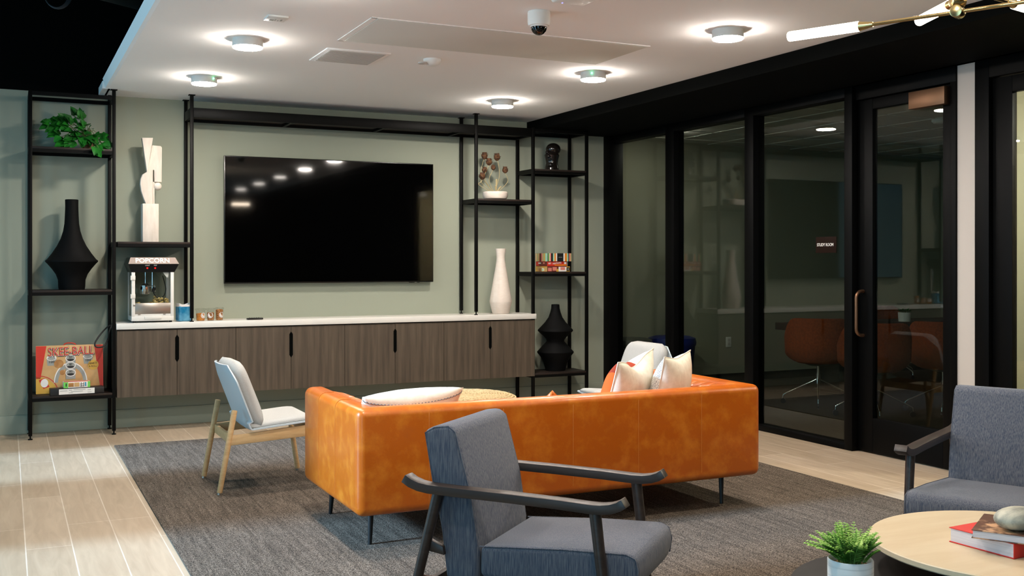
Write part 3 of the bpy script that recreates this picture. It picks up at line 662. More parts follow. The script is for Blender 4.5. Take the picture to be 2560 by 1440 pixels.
def sktext(b, s, size, x, z, lvl, sx=1.0, rz=0.0, bold=0.0): b.text(s, size, SK @ T(x - W / 2, -0.0006 * lvl, z, PI / 2, 0, 0) @ Matrix.Rotation(rz, 4, 'Z'), 0.0002, sx=sx, bold=bold)
b = MB(); b.mi = 1; sktext(b, 'SKEE-BALL', 0.098, 0.262, 0.328, 5, 0.76, 0.02, 0.003); b.mi = 2; sktext(b, 'SKEE-BALL', 0.098, 0.260, 0.331, 7, 0.76, 0.02, 0.0015); b.mi = 0; sktext(b, 'SKEE-BALL', 0.098, 0.2585, 0.332, 9, 0.76, 0.02)
b.build('title_lettering', [M_red, M_ink, M_paper], t, smooth=False)
for (tx, sz, xx, zz, lv, sxx) in (('100', 0.026, 0.115, 0.252, 6, 1.2), ('100', 0.026, 0.388, 0.256, 6, 1.2), ('50', 0.020, 0.257, 0.287, 12, 1.3), ('40', 0.020, 0.257, 0.229, 14, 1.3), ('30', 0.020, 0.257, 0.170, 16, 1.3), ('GIVE IT', 0.020, 0.428, 0.229, 5, 0.9), ('A ROLL!', 0.020, 0.428, 0.206, 5, 0.9)):
    b = MB(); sktext(b, tx, sz, xx, zz, lv, sxx); b.build('lettering', M_ink, t, smooth=False)
b = MB(); b.tube([SK @ Vector((x - W / 2, 0.032, z)) for x, z in ((0.205, Hh - .004), (0.215, Hh + 0.012), (0.235, Hh + 0.019), (0.27, Hh + 0.019), (0.292, Hh + 0.012), (0.302, Hh - .004))], 0.005, 8); b.build('carry_handle', M_red, t)

t = thing('black_box', (0.50, 9.155, 0.342), 'flat black box with a white printed label in front of the carnival game box', 'box')
BX = T(0.513, 9.172, 0.3415, 0, 0, 0.05)
b = MB(); b.box(-0.20, 0.20, -0.052, 0.052, 0.0, 0.052, bev=0.002, M=BX); b.build('box', M_ink, t)
b = MB(); b.box(-0.137, 0.128, -0.0532, -0.0515, 0.004, 0.047, M=BX); lb = b.build('label_strip', M_paper, t)
b = MB()
for (x0, x1, z) in ((-0.13, -0.075, 0.030), (-0.065, -0.04, 0.034), (-0.03, 0.06, 0.036), (-0.05, 0.04, 0.022), (-0.065, -0.035, 0.012), (0.075, 0.105, 0.012), (0.075, 0.10, 0.03)): b.box(x0, x1, -0.0537, -0.0531, z, z + 0.004, M=BX)
b.build('printed_lines', M_grey, lb)
t = thing('small_game_box', (0.53, 9.15, 0.394), 'small green and white puzzle box lying on the flat black box', 'box')
GX = T(0.51, 9.178, 0.394, 0, 0, 0.04)
b = MB(); b.mi = 0; b.box(-0.098, 0.098, -0.05, 0.05, 0, 0.046, bev=0.0015, M=GX); b.build('box', M_paper, t)
b = MB(); b.mi = 0; b.box(-0.0985, -0.066, -0.0508, -0.03, 0.0005, 0.0462, M=GX); b.box(0.080, 0.0985, -0.0508, -0.03, 0.0005, 0.0462, M=GX)
b.mi = 1; b.box(-0.093, -0.092 + 0.185, -0.045, 0.045, 0.0457, 0.0466, M=GX)
b.mi = 2; b.box(-0.064, -0.024, -0.0508, -0.0495, 0.008, 0.040, M=GX); b.mi = 3; b.box(-0.020, 0.018, -0.0508, -0.0495, 0.008, 0.042, M=GX)
b.mi = 4; b.box(0.022, 0.050, -0.0508, -0.0495, 0.010, 0.014, M=GX); b.box(0.022, 0.050, -0.0508, -0.0495, 0.026, 0.030, M=GX); b.box(0.048, 0.052, -0.0508, -0.0495, 0.006, 0.042, M=GX); b.box(0.03, 0.034, -0.0508, -0.0495, 0.006, 0.042, M=GX)
b.box(-0.084, -0.076, -0.0512, -0.05, 0.012, 0.038, M=GX); b.mi = 5; b.box(0.058, 0.070, -0.0508, -0.0495, 0.010, 0.042, M=GX)
b.build('printed_art', [M_green, M_pink, M_brown, M_tan, M_ink, M_bluecer], t, smooth=False)
world_frame()
b = MB(); b.tube(cr([(0.80, 9.40, 0.87), (0.76, 9.27, 0.872), (0.70, 9.17, 0.825), (0.655, 9.13, 0.765), (0.645, 9.12, 0.728), (0.67, 9.12, 0.712), (0.715, 9.13, 0.722), (0.748, 9.18, 0.77), (0.764, 9.25, 0.83), (0.80, 9.32, 0.90)]), 0.0062, 10)
tag(b.build('power_cord', M_cord), 'black power cord looping beside the left end of the worktop', 'cord')

# sculpture
t = thing('sculpture', (1.09, 9.29, 1.566), 'white abstract wooden sculpture on a block, standing on the shelf above the popcorn machine', 'sculpture')
b = MB(); b.box(1.022, 1.150, 9.225, 9.35, 1.567, 1.886, bev=0.004); b.build('base_block', M_plaster, t)
def sm(pts, it=2):
    for _ in range(it):
        q = []
        for i in range(len(pts)):
            a, c = pts[i], pts[(i + 1) % len(pts)]
            q += [(a[0] * .75 + c[0] * .25, a[1] * .75 + c[1] * .25), (a[0] * .25 + c[0] * .75, a[1] * .25 + c[1] * .75)]
        pts = q
    return pts
b = MB(); b.prism([(1.052, 1.886), (1.035, 1.93), (1.016, 1.99), (1.007, 2.05), (1.010, 2.09), (1.026, 2.13), (1.058, 2.152), (1.062, 2.19), (1.083, 2.26), (1.098, 2.365), (1.103, 2.376), (1.172, 2.372), (1.180, 2.36), (1.178, 2.07), (1.120, 2.07), (1.118, 2.17), (1.108, 2.17), (1.106, 1.886)], 9.262, 9.315, 'XZ', bev=0.003); b.build('figure_body', M_plaster, t)
b = MB(); b.prism([(1.058, 2.15), (1.018, 2.432), (1.106, 2.436), (1.094, 2.36), (1.078, 2.25)], 9.236, 9.30, 'XZ', bev=0.003); b.build('tapered_head', M_plaster, t)
b = MB(); b.lathe([(0, -0.036)] + [(0.034 * math.cos(a), 0.034 * math.sin(a)) for a in [-PI / 2 + PI * k / 14 for k in range(1, 14)]] + [(0, 0.034)], (1.146, 9.285, 2.036), 28); b.build('ball', M_plaster, t)
b = MB(); b.box(1.108, 1.122, 9.27, 9.31, 1.886, 2.07, bev=0.002); b.build('back_strip', M_plaster, t)

# popcorn machine
t = thing('popcorn_machine', (1.09, 9.27, 0.90), 'white and black tabletop popcorn machine on the left end of the worktop', 'popcorn machine')
x0, x1, y0, y1 = 0.925, 1.258, 9.130, 9.42
b = MB(); b.box(x0, x1, y0, y1, 0.915, 0.955, bev=0.003)
for (a, c) in ((x0, x0 + 0.028), (x1 - 0.026, x1)):
    b.box(a, c, y0, y0 + 0.02, 0.95, 1.318, bev=0.002); b.box(a, c, y1 - 0.02, y1, 0.95, 1.318, bev=0.002)
b.box(x0, x1, y0 + 0.002, y0 + 0.015, 0.955, 0.972); b.box(x0 + 0.10, x0 + 0.235, y0 - 0.006, y0 + 0.002, 0.930, 0.956, bev=0.002)
b.build('cabinet_frame', M_whitemetal, t)
b = MB()
for x in (0.95, 1.235):
    for y in (9.16, 9.40): b.cyl((x, y, 0.901), (x, y, 0.917), 0.012, n=12)
b.build('foot', M_cord, t)
b = MB(); b.box(x0 + 0.028, x1 - 0.026, y0 + 0.002, y0 + 0.010, 0.972, 1.062, bev=0.002); kp = b.build('kick_plate', M_steel, t)
b = MB(); b.cyl((x0 + 0.09, y0 + 0.004, 1.035), (x0 + 0.09, y0 - 0.001, 1.035), 0.004, n=10); b.box(x0 + 0.012, x0 + 0.030, y0 - 0.004, y0 + 0.004, 1.038, 1.054, bev=0.002); b.box(x0 + 0.05, x0 + 0.07, y0 - 0.002, y0 + 0.004, 0.966, 0.974); b.box(x1 - 0.085, x1 - 0.065, y0 - 0.002, y0 + 0.004, 0.966, 0.974); b.build('screws', M_steel, kp)
b = MB()
b.box(x0 + 0.028, x1 - 0.026, y0 + 0.008, y0 + 0.011, 1.062, 1.318); b.box(x0 + 0.004, x0 + 0.007, y0 + 0.02, y1 - 0.02, 0.955, 1.318); b.box(x1 - 0.007, x1 - 0.004, y0 + 0.02, y1 - 0.02, 0.955, 1.318); b.box(x0 + .028, x1 - .026, y1 - 0.008, y1 - 0.005, 0.955, 1.318)
b.build('glass_panel', M_clear, t, smooth=False)
for z in (1.27, 1.12):
    b = MB(); b.box(x0 - 0.004, x0 + 0.030, y0 - 0.006, y0 + 0.002, z - 0.018, z + 0.018, bev=0.002); b.cyl((x0 - 0.004, y0 - 0.004, z - 0.018), (x0 - 0.004, y0 - 0.004, z + 0.018), 0.005, n=10); b.build('hinge', M_whitemetal, t)
b = MB(); b.mi = 0
b.prism([(9.105, 1.382), (9.128, 1.318), (9.425, 1.318), (9.45, 1.382)], x0 - 0.004, x1 + 0.004, 'YZ')
t2 = bmesh.new()
lo = [(x0 - 0.004, 9.128, 1.316), (x1 + 0.004, 9.128, 1.316), (x1 + 0.004, 9.425, 1.316), (x0 - 0.004, 9.425, 1.316)]; mi_ = [(x0 - 0.027, 9.098, 1.384), (x1 + 0.037, 9.098, 1.384), (x1 + 0.037, 9.452, 1.384), (x0 - 0.027, 9.452, 1.384)]
hi = [(x0 - 0.008, 9.125, 1.437), (x1 + 0.01, 9.125, 1.437), (x1 + 0.01, 9.43, 1.437), (x0 - 0.008, 9.43, 1.437)]
def frustum(lo, hi):
    tt = bmesh.new(); A = [tt.verts.new(p) for p in lo]; B = [tt.verts.new(p) for p in hi]
    tt.faces.new(list(reversed(A))); tt.faces.new(B)
    for k in range(4): tt.faces.new((A[k], A[(k + 1) % 4], B[(k + 1) % 4], B[k]))
    bmesh.ops.recalc_face_normals(tt, faces=tt.faces); return tt
t2.free(); b = MB(); b._take(frustum(lo, mi_)); b._take(frustum(mi_, hi)); top = b.build('canopy', M_bezel, t, smooth=False)
b = MB(); q = [Vector(mi_[0]), Vector(mi_[1]), Vector(hi[1]), Vector(hi[0])]
n_ = (q[1] - q[0]).cross(q[3] - q[0]).normalized(); off = n_ * 0.001
b.quad(*[p + off for p in q]); b.build('sign_plate', mat('satin sign plate', (168, 150, 140), 0.6, spec=0.2), top, smooth=False)
ang = math.atan2(hi[0][1] - mi_[0][1], hi[0][2] - mi_[0][2])
def canopy_text(s, size, x, z, m, nm, lower=False):
    b = MB()
    if not lower:
        f = (z - mi_[0][2]) / (hi[0][2] - mi_[0][2]); yy = mi_[0][1] + f * (hi[0][1] - mi_[0][1]); b.text(s, size, T(x, yy - 0.0022, z, PI / 2 - ang, 0, 0), 0.0005, bold=0.0012)
    else:
        f = (z - lo[0][2]) / (mi_[0][2] - lo[0][2]); yy = lo[0][1] + f * (mi_[0][1] - lo[0][1]); a2 = math.atan2(mi_[0][1] - lo[0][1], mi_[0][2] - lo[0][2]); b.text(s, size, T(x, yy - 0.0022, z, PI / 2 - a2, 0, 0), 0.0005)
    b.build(nm, m, top, smooth=False)
canopy_text('POPCORN', 0.057, 1.087, 1.411, mat('white raised letters', (250, 244, 236), 0.6), 'lettering')
canopy_text('LIGHT', 0.013, 1.046, 1.372, M_paper, 'lettering', True); canopy_text('POP', 0.013, 1.108, 1.372, M_paper, 'lettering', True)
b = MB(); b.cyl((1.046, 9.118, 1.350), (1.046, 9.109, 1.350), 0.0075, n=14); b.cyl((1.107, 9.118, 1.350), (1.107, 9.109, 1.350), 0.0075, n=14); b.build('switch_lamp', M_ledred, top)
b = MB(); b.lathe([(0, 1.133), (0.040, 1.133), (0.042, 1.137), (0.042, 1.205), (0.045, 1.208), (0.038, 1.212), (0.0, 1.212)], (1.045, 9.24, 0), 32)
b.cyl((1.045, 9.24, 1.21), (1.045, 9.24, 1.318), 0.003, n=8); b.cyl((1.10, 9.24, 1.18), (1.10, 9.24, 1.318), 0.0035, n=8); b.tube(cr([(1.05, 9.235, 1.207), (1.085, 9.22, 1.20), (1.112, 9.215, 1.203), (1.118, 9.215, 1.19), (1.105, 9.215, 1.158), (1.125, 9.215, 1.158)]), 0.0028, 8)
b.build('kettle', M_chrome, t)
b = MB(); b.cyl((1.045, 9.24, 1.205), (1.045, 9.24, 1.222), 0.022, n=20); b.tube(cr([(1.105, 9.22, 1.15), (1.125, 9.22, 1.115), (1.155, 9.22, 1.098), (1.19, 9.22, 1.12), (1.205, 9.22, 1.17), (1.195, 9.22, 1.23), (1.18, 9.22, 1.285)]), 0.004, 8); b.cyl((1.105, 9.225, 1.15), (1.115, 9.225, 1.19), 0.014, n=12); b.build('kettle_lead', M_cord, t)
b = MB(); b.prism([(1.17, 1.318), (1.215, 1.318), (1.215, 1.272), (1.20, 1.275)], 9.142, 9.146, 'XZ'); b.build('hang_tag', M_paper, t)
b = MB(); rr = random.Random(5)
for k in range(150):
    x = rr.uniform(x0 + 0.02, x1 - 0.04); hmax = 0.06 + 0.11 * max(0, (x - 1.05) / 0.18) + 0.03 * math.sin(x * 40)
    z = 0.965 + rr.uniform(0, 1) * hmax * (1.0 if x > 1.05 else 1.15); yv = rr.uniform(9.17, 9.38); r = rr.uniform(0.009, 0.013)
    for _ in range(2): b.lathe([(0, -r), (r * .8, -r * .5), (r, 0), (r * .75, r * .6), (0, r)], (x + rr.uniform(-.006, .006), yv + rr.uniform(-.006, .006), z + rr.uniform(-.006, .006)), 7)
b.build('popcorn', M_corn, t)['kind'] = 'stuff'
b = MB(); b.tube([(1.258, 9.30, 0.955), (1.27, 9.29, 0.985), (1.266, 9.285, 1.01), (1.258, 9.28, 1.02)], 0.004, 8); b.build('power_lead', M_cord, t)

t = thing('ceramic_jar', (1.353, 9.24, 0.90), 'blue glazed ceramic jar with a white rim beside the popcorn machine', 'jar')
b = MB(); J = T(1.353, 9.235, 0, 0, 0, 0.3)
b.box(-0.058, 0.058, -0.045, 0.045, 0.901, 1.035, bev=0.016, seg=4, M=J); b.build('jar_body', M_bluecer, t)
b = MB()
def rim(u, v):
    a = u * 2 * PI; rx, ry = 0.0575, 0.0445; p = 5.0
    c, s = math.cos(a), math.sin(a); x = rx * math.copysign(abs(c) ** (2 / p), c); y = ry * math.copysign(abs(s) ** (2 / p), s)
    k = 0.94 if v > 0.5 else 1.0
    return J @ Vector((x * k, y * k, (1.025 if v in (0.0, 1.0) else 1.038 + 0.016 * (x / rx) ** 2)))
b.grid(rim, 48, 4, closed_u=True); b.build('rim', M_paper, t)

def snack(x, y, m, fill, rot, lab, wid=0.046, h=0.105):
    t = thing('snack_jar', (x, y, 0.90), lab, 'snack jar', 'clear snack jars on the worktop')
    R = T(x, y, 0.901, 0, 0, rot)
    b = MB(); b.lathe([(wid * .72, 0.0), (wid * .74, 0.002), (wid * .84, h * .86), (wid * .98, h * .88), (wid * 1.0, h * .93), (wid * .86, h), (0, h)], (0, 0, 0), 24, M=R); b.build('clear_jar', M_clear, t)
    b = MB(); b.lathe([(0, 0.003), (wid * .70, 0.003), (wid * .70 + wid * .1 * fill, h * .80 * fill), (wid * .4, h * .86 * fill), (0, h * .84 * fill)], (0, 0, 0), 20, M=R); b.build('snack_mix', m, t)
    b = MB(); rr_ = wid * .82
    pts = []
    for k in range(20):
        a = 2 * PI * k / 20; ax = 0.024 * math.cos(a) / rr_; pts.append(R @ Vector((rr_ * math.sin(ax), -rr_ * math.cos(ax), 0.046 + 0.024 * math.sin(a))))
    b.poly(pts); lb = b.build('round_label', M_paper, t)
    b = MB(); b.mi = 0
    for (r0, r1, n) in ((0.017, 0.019, 18),):
        for k in range(n):
            q = []
            for (r, kk) in ((r0, k), (r1, k), (r1, k + 1), (r0, k + 1)):
                a = 2 * PI * kk / n; ax = r * math.cos(a) / (rr_ + .0006); q.append(R @ Vector(((rr_ + .0006) * math.sin(ax), -(rr_ + .0006) * math.cos(ax), 0.046 + r * math.sin(a))))
            b.quad(*q)
    b.build('label_print', M_maroon, lb, smooth=False)
snack(1.490, 9.235, M_snack1, 0.72, 0.55, 'clear plastic snack jar of orange mix, nearest the black post')
snack(1.575, 9.245, M_snack2, 0.78, -0.25, 'clear plastic snack jar in the middle of the three on the worktop', 0.037)
snack(1.652, 9.265, M_snack2, 1.0, 0.5, 'clear plastic snack jar filled with brown nuts, furthest from the popcorn machine', 0.039, 0.11)
t = thing('remote_control', (1.94, 9.22, 0.90), 'black remote control lying on the white worktop below the television', 'remote')
R = T(1.943, 9.21, 0.901, 0, 0, 0.12)
b = MB(); b.box(-0.070, 0.070, -0.019, 0.019, 0, 0.016, bev=0.005, seg=3, M=R); b.build('remote_body', M_bezel, t)
b = MB()
for k in range(5):
    for j in range(2): b.cyl(R @ Vector((-0.045 + 0.02 * k, -0.007 + 0.014 * j, 0.015)), R @ Vector((-0.045 + 0.02 * k, -0.007 + 0.014 * j, 0.018)), 0.004, n=8)
b.build('buttons', M_cord, t)

# ------------------------------------------------------------------ things on the right shelves
t = thing('pod_arrangement', (4.275, 9.30, 2.0), 'white bowl with dried seed heads on curling stems on the upper right shelf', 'dried flowers')
b = MB(); b.lathe([(0, 2.001), (0.085, 2.001), (0.112, 2.014), (0.124, 2.040), (0.122, 2.072), (0.114, 2.080), (0.108, 2.074), (0, 2.066)], (4.275, 9.30, 0), 48); b.build('bowl', M_whitecer, t)
b = MB()
heads = [(4.165, 2.425, 0.030), (4.185, 2.362, 0.030), (4.272, 2.412, 0.031), (4.362, 2.292, 0.028), (4.128, 2.225, 0.030), (4.150, 2.285, 0.025), (4.235, 2.310, 0.022)]
rp = random.Random(2)
for (x, z, r) in heads:
    x += 0.003; y = 9.28 + rp.uniform(-.04, .04)
    bow = 0.04 * (1 if x > 4.27 else -1)
    b.tube(cr([(4.275, 9.30, 2.07), (4.275 + (x - 4.275) * .5 + bow * .3, 9.30, 2.07 + (z - 2.07) * .15), (x + bow * .9, (y + 9.3) / 2, 2.07 + (z - 2.07) * .5), (x + bow * .35, y, z - r * 1.9), (x, y, z - r)]), 0.0024, 7)
    pods = MB(); pods.lathe([(0, -r * 1.2), (r * .5, -r), (r * .95, -r * .4), (r, r * .2), (r * .72, r * .9), (r * .75, r * 1.15), (r * .3, r * 1.2), (0, r * 1.15)], (x, y, z), 14)
    for k in range(22):
        a = rp.uniform(0, 2 * PI); hz = rp.uniform(-.9, 1.0); rad = r * math.sqrt(max(.1, 1 - hz * hz * .8)); p = Vector((x + rad * math.cos(a), y + rad * math.sin(a), z + hz * r))
        leaf_mesh(pods, p, (math.cos(a) * .5, math.sin(a) * .5, 0.9), (math.cos(a), math.sin(a), 0), r * .55, r * .35, -0.2, False)
    pods.build('seed_head', M_pod, t)
b.tube([(4.275, 9.27, 2.06), (4.27, 9.265, 2.11), (4.272, 9.26, 2.20)], [0.008, 0.006, 0.009], 8); b.tube([(4.275, 9.27, 2.07), (4.30, 9.25, 2.12), (4.31, 9.24, 2.13)], 0.006, 7); b.tube([(4.275, 9.27, 2.07), (4.255, 9.25, 2.12), (4.25, 9.24, 2.13)], 0.006, 7)
b.build('stems', M_dry, t)

t = thing('figurine', (4.90, 9.30, 2.303), 'small glossy dark abstract head figurine on the top shelf of the right tower', 'figurine')
def blob(b, c, r, n=20):
    b.lathe([(0, -r[2])] + [(math.cos(a), r[2] * math.sin(a)) for a in [-PI / 2 + PI * k / 12 for k in range(1, 12)]] + [(0, r[2])], (0, 0, 0), n, M=Matrix.Translation(c) @ Matrix.Diagonal((r[0], r[1], 1, 1)))
b = MB(); b.lathe([(0, 2.304), (0.072, 2.304), (0.070, 2.34), (0.060, 2.38), (0.066, 2.42), (0.075, 2.46), (0.060, 2.49), (0, 2.50)], (4.895, 9.30, 0), 32); blob(b, (4.905, 9.29, 2.520), (0.076, 0.07, 0.062), 28); b.build('figure_body', M_blackgloss, t)
b = MB(); blob(b, (4.826, 9.265, 2.485), (0.020, 0.02, 0.016)); blob(b, (4.838, 9.255, 2.445), (0.020, 0.02, 0.015)); blob(b, (4.846, 9.25, 2.415), (0.020, 0.02, 0.014)); blob(b, (4.858, 9.25, 2.36), (0.030, 0.03, 0.026)); b.build('face_profile', M_blackgloss, t)

def board_game(name, x0, x1, y0, y1, z0, z1, base, bands, label, extra=None, rz=0.0, side=()):
    t = thing(name, ((x0 + x1) / 2, (y0 + y1) / 2, z0), label, 'game box', 'boxed games on the right tower')
    M = T((x0 + x1) / 2, (y0 + y1) / 2, z0, 0, 0, rz); w = (x1 - x0) / 2; dp = (y1 - y0) / 2; h = z1 - z0
    b = MB(); b.box(-w, w, -dp, dp, 0, h, bev=0.0015, M=M); b.build('box', base, t)
    mats = []; b = MB()
    for k, (a, c, zz0, zz1, m) in enumerate(bands):
        if m not in mats: mats.append(m)
        b.mi = mats.index(m); b.box(-w + a * 2 * w, -w + c * 2 * w, -dp - 0.0006 - 0.0002 * k, -dp + 0.001, zz0 * h, zz1 * h, M=M)
    for k, (a, c, zz0, zz1, m) in enumerate(side):
        if m not in mats: mats.append(m)
        b.mi = mats.index(m); b.box(-w - 0.0006 - 0.0002 * k, -w + 0.001, dp - c * 2 * dp, dp - a * 2 * dp, zz0 * h, zz1 * h, M=M)
    if mats: b.build('printed_art', mats, t, smooth=False)
    if extra:
        for (s, size, fx, fz, m, rot) in extra:
            b = MB(); b.text(s, size, M @ T(-w + fx * 2 * w, -dp - 0.0008 - 0.0002 * len(bands), fz * h, PI / 2, 0, 0) @ Matrix.Rotation(rot, 4, 'Z'), 0.0003, bold=0.0006); b.build('lettering', m, t, smooth=False)
board_game('board_game', 4.785, 5.040, 9.19, 9.44, 1.304, 1.358, M_maroon, [(0.04, 0.20, 0.12, 0.70, M_pink), (0.24, 0.42, 0.2, 0.85, M_pink), (0.40, 0.52, 0.03, 0.5, M_gold), (0.50, 0.84, 0.05, 0.9, M_paper), (0.58, 0.78, 0.3, 0.85, M_pink), (0.84, 0.99, 0.04, 0.96, M_gold), (0.85, 0.98, 0.15, 0.80, M_ink), (0.89, 0.94, 0.3, 0.65, M_grey)], 'gold and red board game box at the bottom of the stack on the right tower', None, 0.0, [(0.0, 1.0, 0.02, 0.98, M_gold), (0.15, 0.66, 0.05, 0.85, M_tan), (0.3, 0.55, 0.1, 0.6, M_brown), (0.55, 0.75, 0.12, 0.62, M_paper), (0.6, 0.68, 0.2, 0.45, M_green), (0.80, 0.98, 0.02, 0.8, M_tan)])
board_game('board_game', 4.785, 5.005, 9.19, 9.43, 1.359, 1.406, M_red, [(0.38, 0.98, 0.10, 0.34, M_orangep), (0.86, 0.97, 0.45, 0.85, M_paper)], 'red board game box in the middle of the stack on the right tower', [('EST', 0.020, 0.13, 0.56, M_paper, 0.0), ('NATIONS', 0.022, 0.50, 0.62, M_paper, 0.12)], 0.0, [(0.0, 1.0, 0.05, 0.95, M_maroon), (0.0, 0.3, 0.1, 0.9, M_red), (0.2, 0.45, 0.5, 0.75, M_paper), (0.65, 0.78, 0.5, 0.8, M_pink)])
st = [(a, c, 0.0, 1.0, m) for (a, c, m) in [(0.0, .035, M_ink), (.04, .07, M_green), (.08, .14, M_pink), (.145, .22, M_ink), (.225, .275, M_teal), (.285, .345, M_orangep), (.35, .385, M_paper), (.40, .66, M_ink), (.665, .715, M_paper), (.72, .81, M_orangep), (.815, .865, M_teal), (.87, .90, M_ink), (.905, .955, M_pink), (.96, 1.0, M_olive)]]
sd = [(a, c, 0.0, 1.0, m) for (a, c, m) in [(0.0, .08, M_tan), (.10, .22, M_olive), (.23, .33, M_tan), (.34, .49, M_maroon), (.50, .58, M_pink), (.59, .72, M_olive), (.73, .80, M_gold), (.81, .99, M_teal)]]
board_game('board_game', 4.785, 5.050, 9.18, 9.44, 1.407, 1.486, M_paper, st, 'multicoloured striped game box on top of the stack on the right tower', [('• • • • • • •', 0.009, 0.53, 0.5, M_paper, 0.0)], 0.0, sd)

world_frame()
b = MB(); b.lathe([(0, 0.901), (0.076, 0.901), (0.084, 0.91), (0.108, 1.010), (0.109, 1.022), (0.100, 1.075), (0.074, 1.22), (0.050, 1.36), (0.041, 1.425), (0.041, 1.46), (0.052, 1.518), (0.053, 1.530), (0.047, 1.530), (0.036, 1.47), (0, 1.45)], (4.325, 9.28, 0), 56)
tag(b.build('vase', M_whitecer), 'tall white ceramic vase on the right end of the worktop', 'vase')
b = MB(); b.lathe([(0, 0.323), (0.098, 0.323), (0.104, 0.345), (0.118, 0.40), (0.150, 0.460), (0.180, 0.497), (0.183, 0.508), (0.172, 0.520), (0.140, 0.555), (0.108, 0.590), (0.088, 0.612), (0.092, 0.632), (0.118, 0.662), (0.160, 0.700), (0.176, 0.716), (0.174, 0.728), (0.150, 0.752), (0.105, 0.800), (0.070, 0.850), (0.052, 0.900), (0.042, 0.940), (0.040, 0.977), (0.035, 0.979), (0.03, 0.94), (0, 0.93)], (4.93, 9.29, 0), 56)
tag(b.build('vase', M_blackcer), 'matte black double-bellied vase on the bottom shelf of the right tower', 'vase')

# ------------------------------------------------------------------ sofa
t = thing('sofa', (2.69, 5.33, 0), 'long cognac leather sofa with its back to the viewer and slim black legs', 'sofa')
SX0, SX1, SY0, SY1, SZ0, SZ1 = 1.497, 3.885, 4.815, 5.82, 0.185, 0.705
def soft(bm_obj, lev=1):
    md = bm_obj.modifiers.new('round', 'SUBSURF'); md.levels = lev; md.render_levels = lev
def ubox(x0, x1, y0, y1, z0, z1, bev, seg=4):
    b = MB(); b.box(x0, x1, y0, y1, z0, z1, bev=bev, seg=seg); return b
th = 0.125
b = MB(); b.prism([(SX0, SY0), (SX1, SY0), (SX1, SY1), (SX1 - th, SY1), (SX1 - th, SY0 + th), (SX0 + th, SY0 + th), (SX0 + th, SY1), (SX0, SY1)], SZ0, SZ1, 'XY', bev=0.042, seg=5)
# let the back sag and bulge very slightly
for v in b.bm.verts:
    u = (v.co.x - SX0) / (SX1 - SX0)
    if v.co.y < SY0 + th + 0.01 and v.co.z > 0.6: v.co.z -= 0.016 * max(0.0, math.sin(PI * min(1, max(0, u)))) ** 0.6
b.build('body', M_leather, t)
b = MB(); b.box(SX0 + th - 0.01, SX1 - th + 0.01, SY0 + th - 0.02, SY1 - 0.03, SZ0 + 0.02, 0.33, bev=0.012); b.build('base', M_leather, t)
for k in range(3):
    w = (SX1 - SX0 - 2 * th) / 3; a = SX0 + th + k * w
    b = MB(); b.box(a + 0.004, a + w - 0.004, SY0 + th + 0.09, SY1 + 0.005, 0.325, 0.455, bev=0.035, seg=4); b.build('seat_cushion', M_leather, t)
def quilt(name, p0, ax, ay, nrm, nu, nv, wu, wv, cols, rows, amp):
    # buttoned, puffed lining panel
    P0 = Vector(p0); AX = Vector(ax); AY = Vector(ay); NR = Vector(nrm)
    b = MB()
    def fn(u, v):
        e = min(1, min(u, 1 - u) * 12) * min(1, v * 8) * min(1, (1 - v) * 14) ** 0.5
        h = abs(math.sin(PI * cols * u)) ** 0.6 * abs(math.sin(PI * rows * v)) ** 0.5
        wr = 0.25 * math.sin(u * cols * 21 + v * 9) * math.sin(v * rows * 13)
        return P0 + AX * (u * wu) + AY * (v * wv) + NR * (amp * e * (0.35 + h + wr * 0.3))
    b.grid(fn, nu, nv); return b.build(name, M_leather, t, angle=180)
quilt('arm_lining', (SX1 - th + 0.02, SY0 + th, 0.44), (0, 1, 0), (0, 0, 1), (-1, 0, 0), 90, 20, SY1 - SY0 - th - 0.03, 0.250, 11, 1, 0.12)
quilt('arm_lining', (SX0 + th - 0.02, SY0 + th, 0.44), (0, 1, 0), (0, 0, 1), (1, 0, 0), 90, 20, SY1 - SY0 - th - 0.03, 0.250, 11, 1, 0.12)
quilt('back_lining', (SX0 + th, SY0 + th, 0.44), (1, 0, 0), (0, 0, 1), (0, 1, 0), 200, 20, SX1 - SX0 - 2 * th, 0.215, 20, 1, 0.07)
M_seam = mat('leather seam', (184, 98, 26), 0.45, spec=0.4)
def sag(x): return 0.016 * max(0.0, math.sin(PI * (x - SX0) / (SX1 - SX0))) ** 0.6
for x in (1.86, 2.26, 2.66, 3.06, 3.47):
    b = MB(); zt = SZ1 - sag(x); r = 0.042
    pts = [(x, SY0 - 0.0003, SZ0 + 0.05), (x, SY0 - 0.0003, zt - r)] + [(x, SY0 + r - r * math.cos(a) - 0.0006, zt - r + r * math.sin(a) + 0.0004) for a in [k * PI / 12 for k in range(1, 7)]] + [(x, SY0 + th - r, zt + 0.0004)]
    b.tube(pts, 0.0017, 6); b.build('seam', M_seam, t)
for y in (5.19, 5.50):
    b = MB(); r = 0.042
    pts = [(SX0 - 0.0003, y, SZ0 + 0.05), (SX0 - 0.0003, y, SZ1 - r)] + [(SX0 + r - r * math.cos(a) - 0.0006, y, SZ1 - r + r * math.sin(a) + 0.0004) for a in [k * PI / 12 for k in range(1, 7)]] + [(SX0 + th - r, y, SZ1 + 0.0004)]
    b.tube(pts, 0.0017, 6); b.build('seam', M_seam, t)
for (x, y, dx, dy) in ((1.63, 5.02, -.012, -.02), (1.63, 5.69, -.012, .012), (3.74, 5.0, -.02, -.03), (3.72, 5.69, .012, .02)):
    b = MB(); b.cyl((x + dx, y + dy, 0.008), (x, y, 0.20), 0.010, 0.017, n=16); b.build('leg', M_blackleg, t)

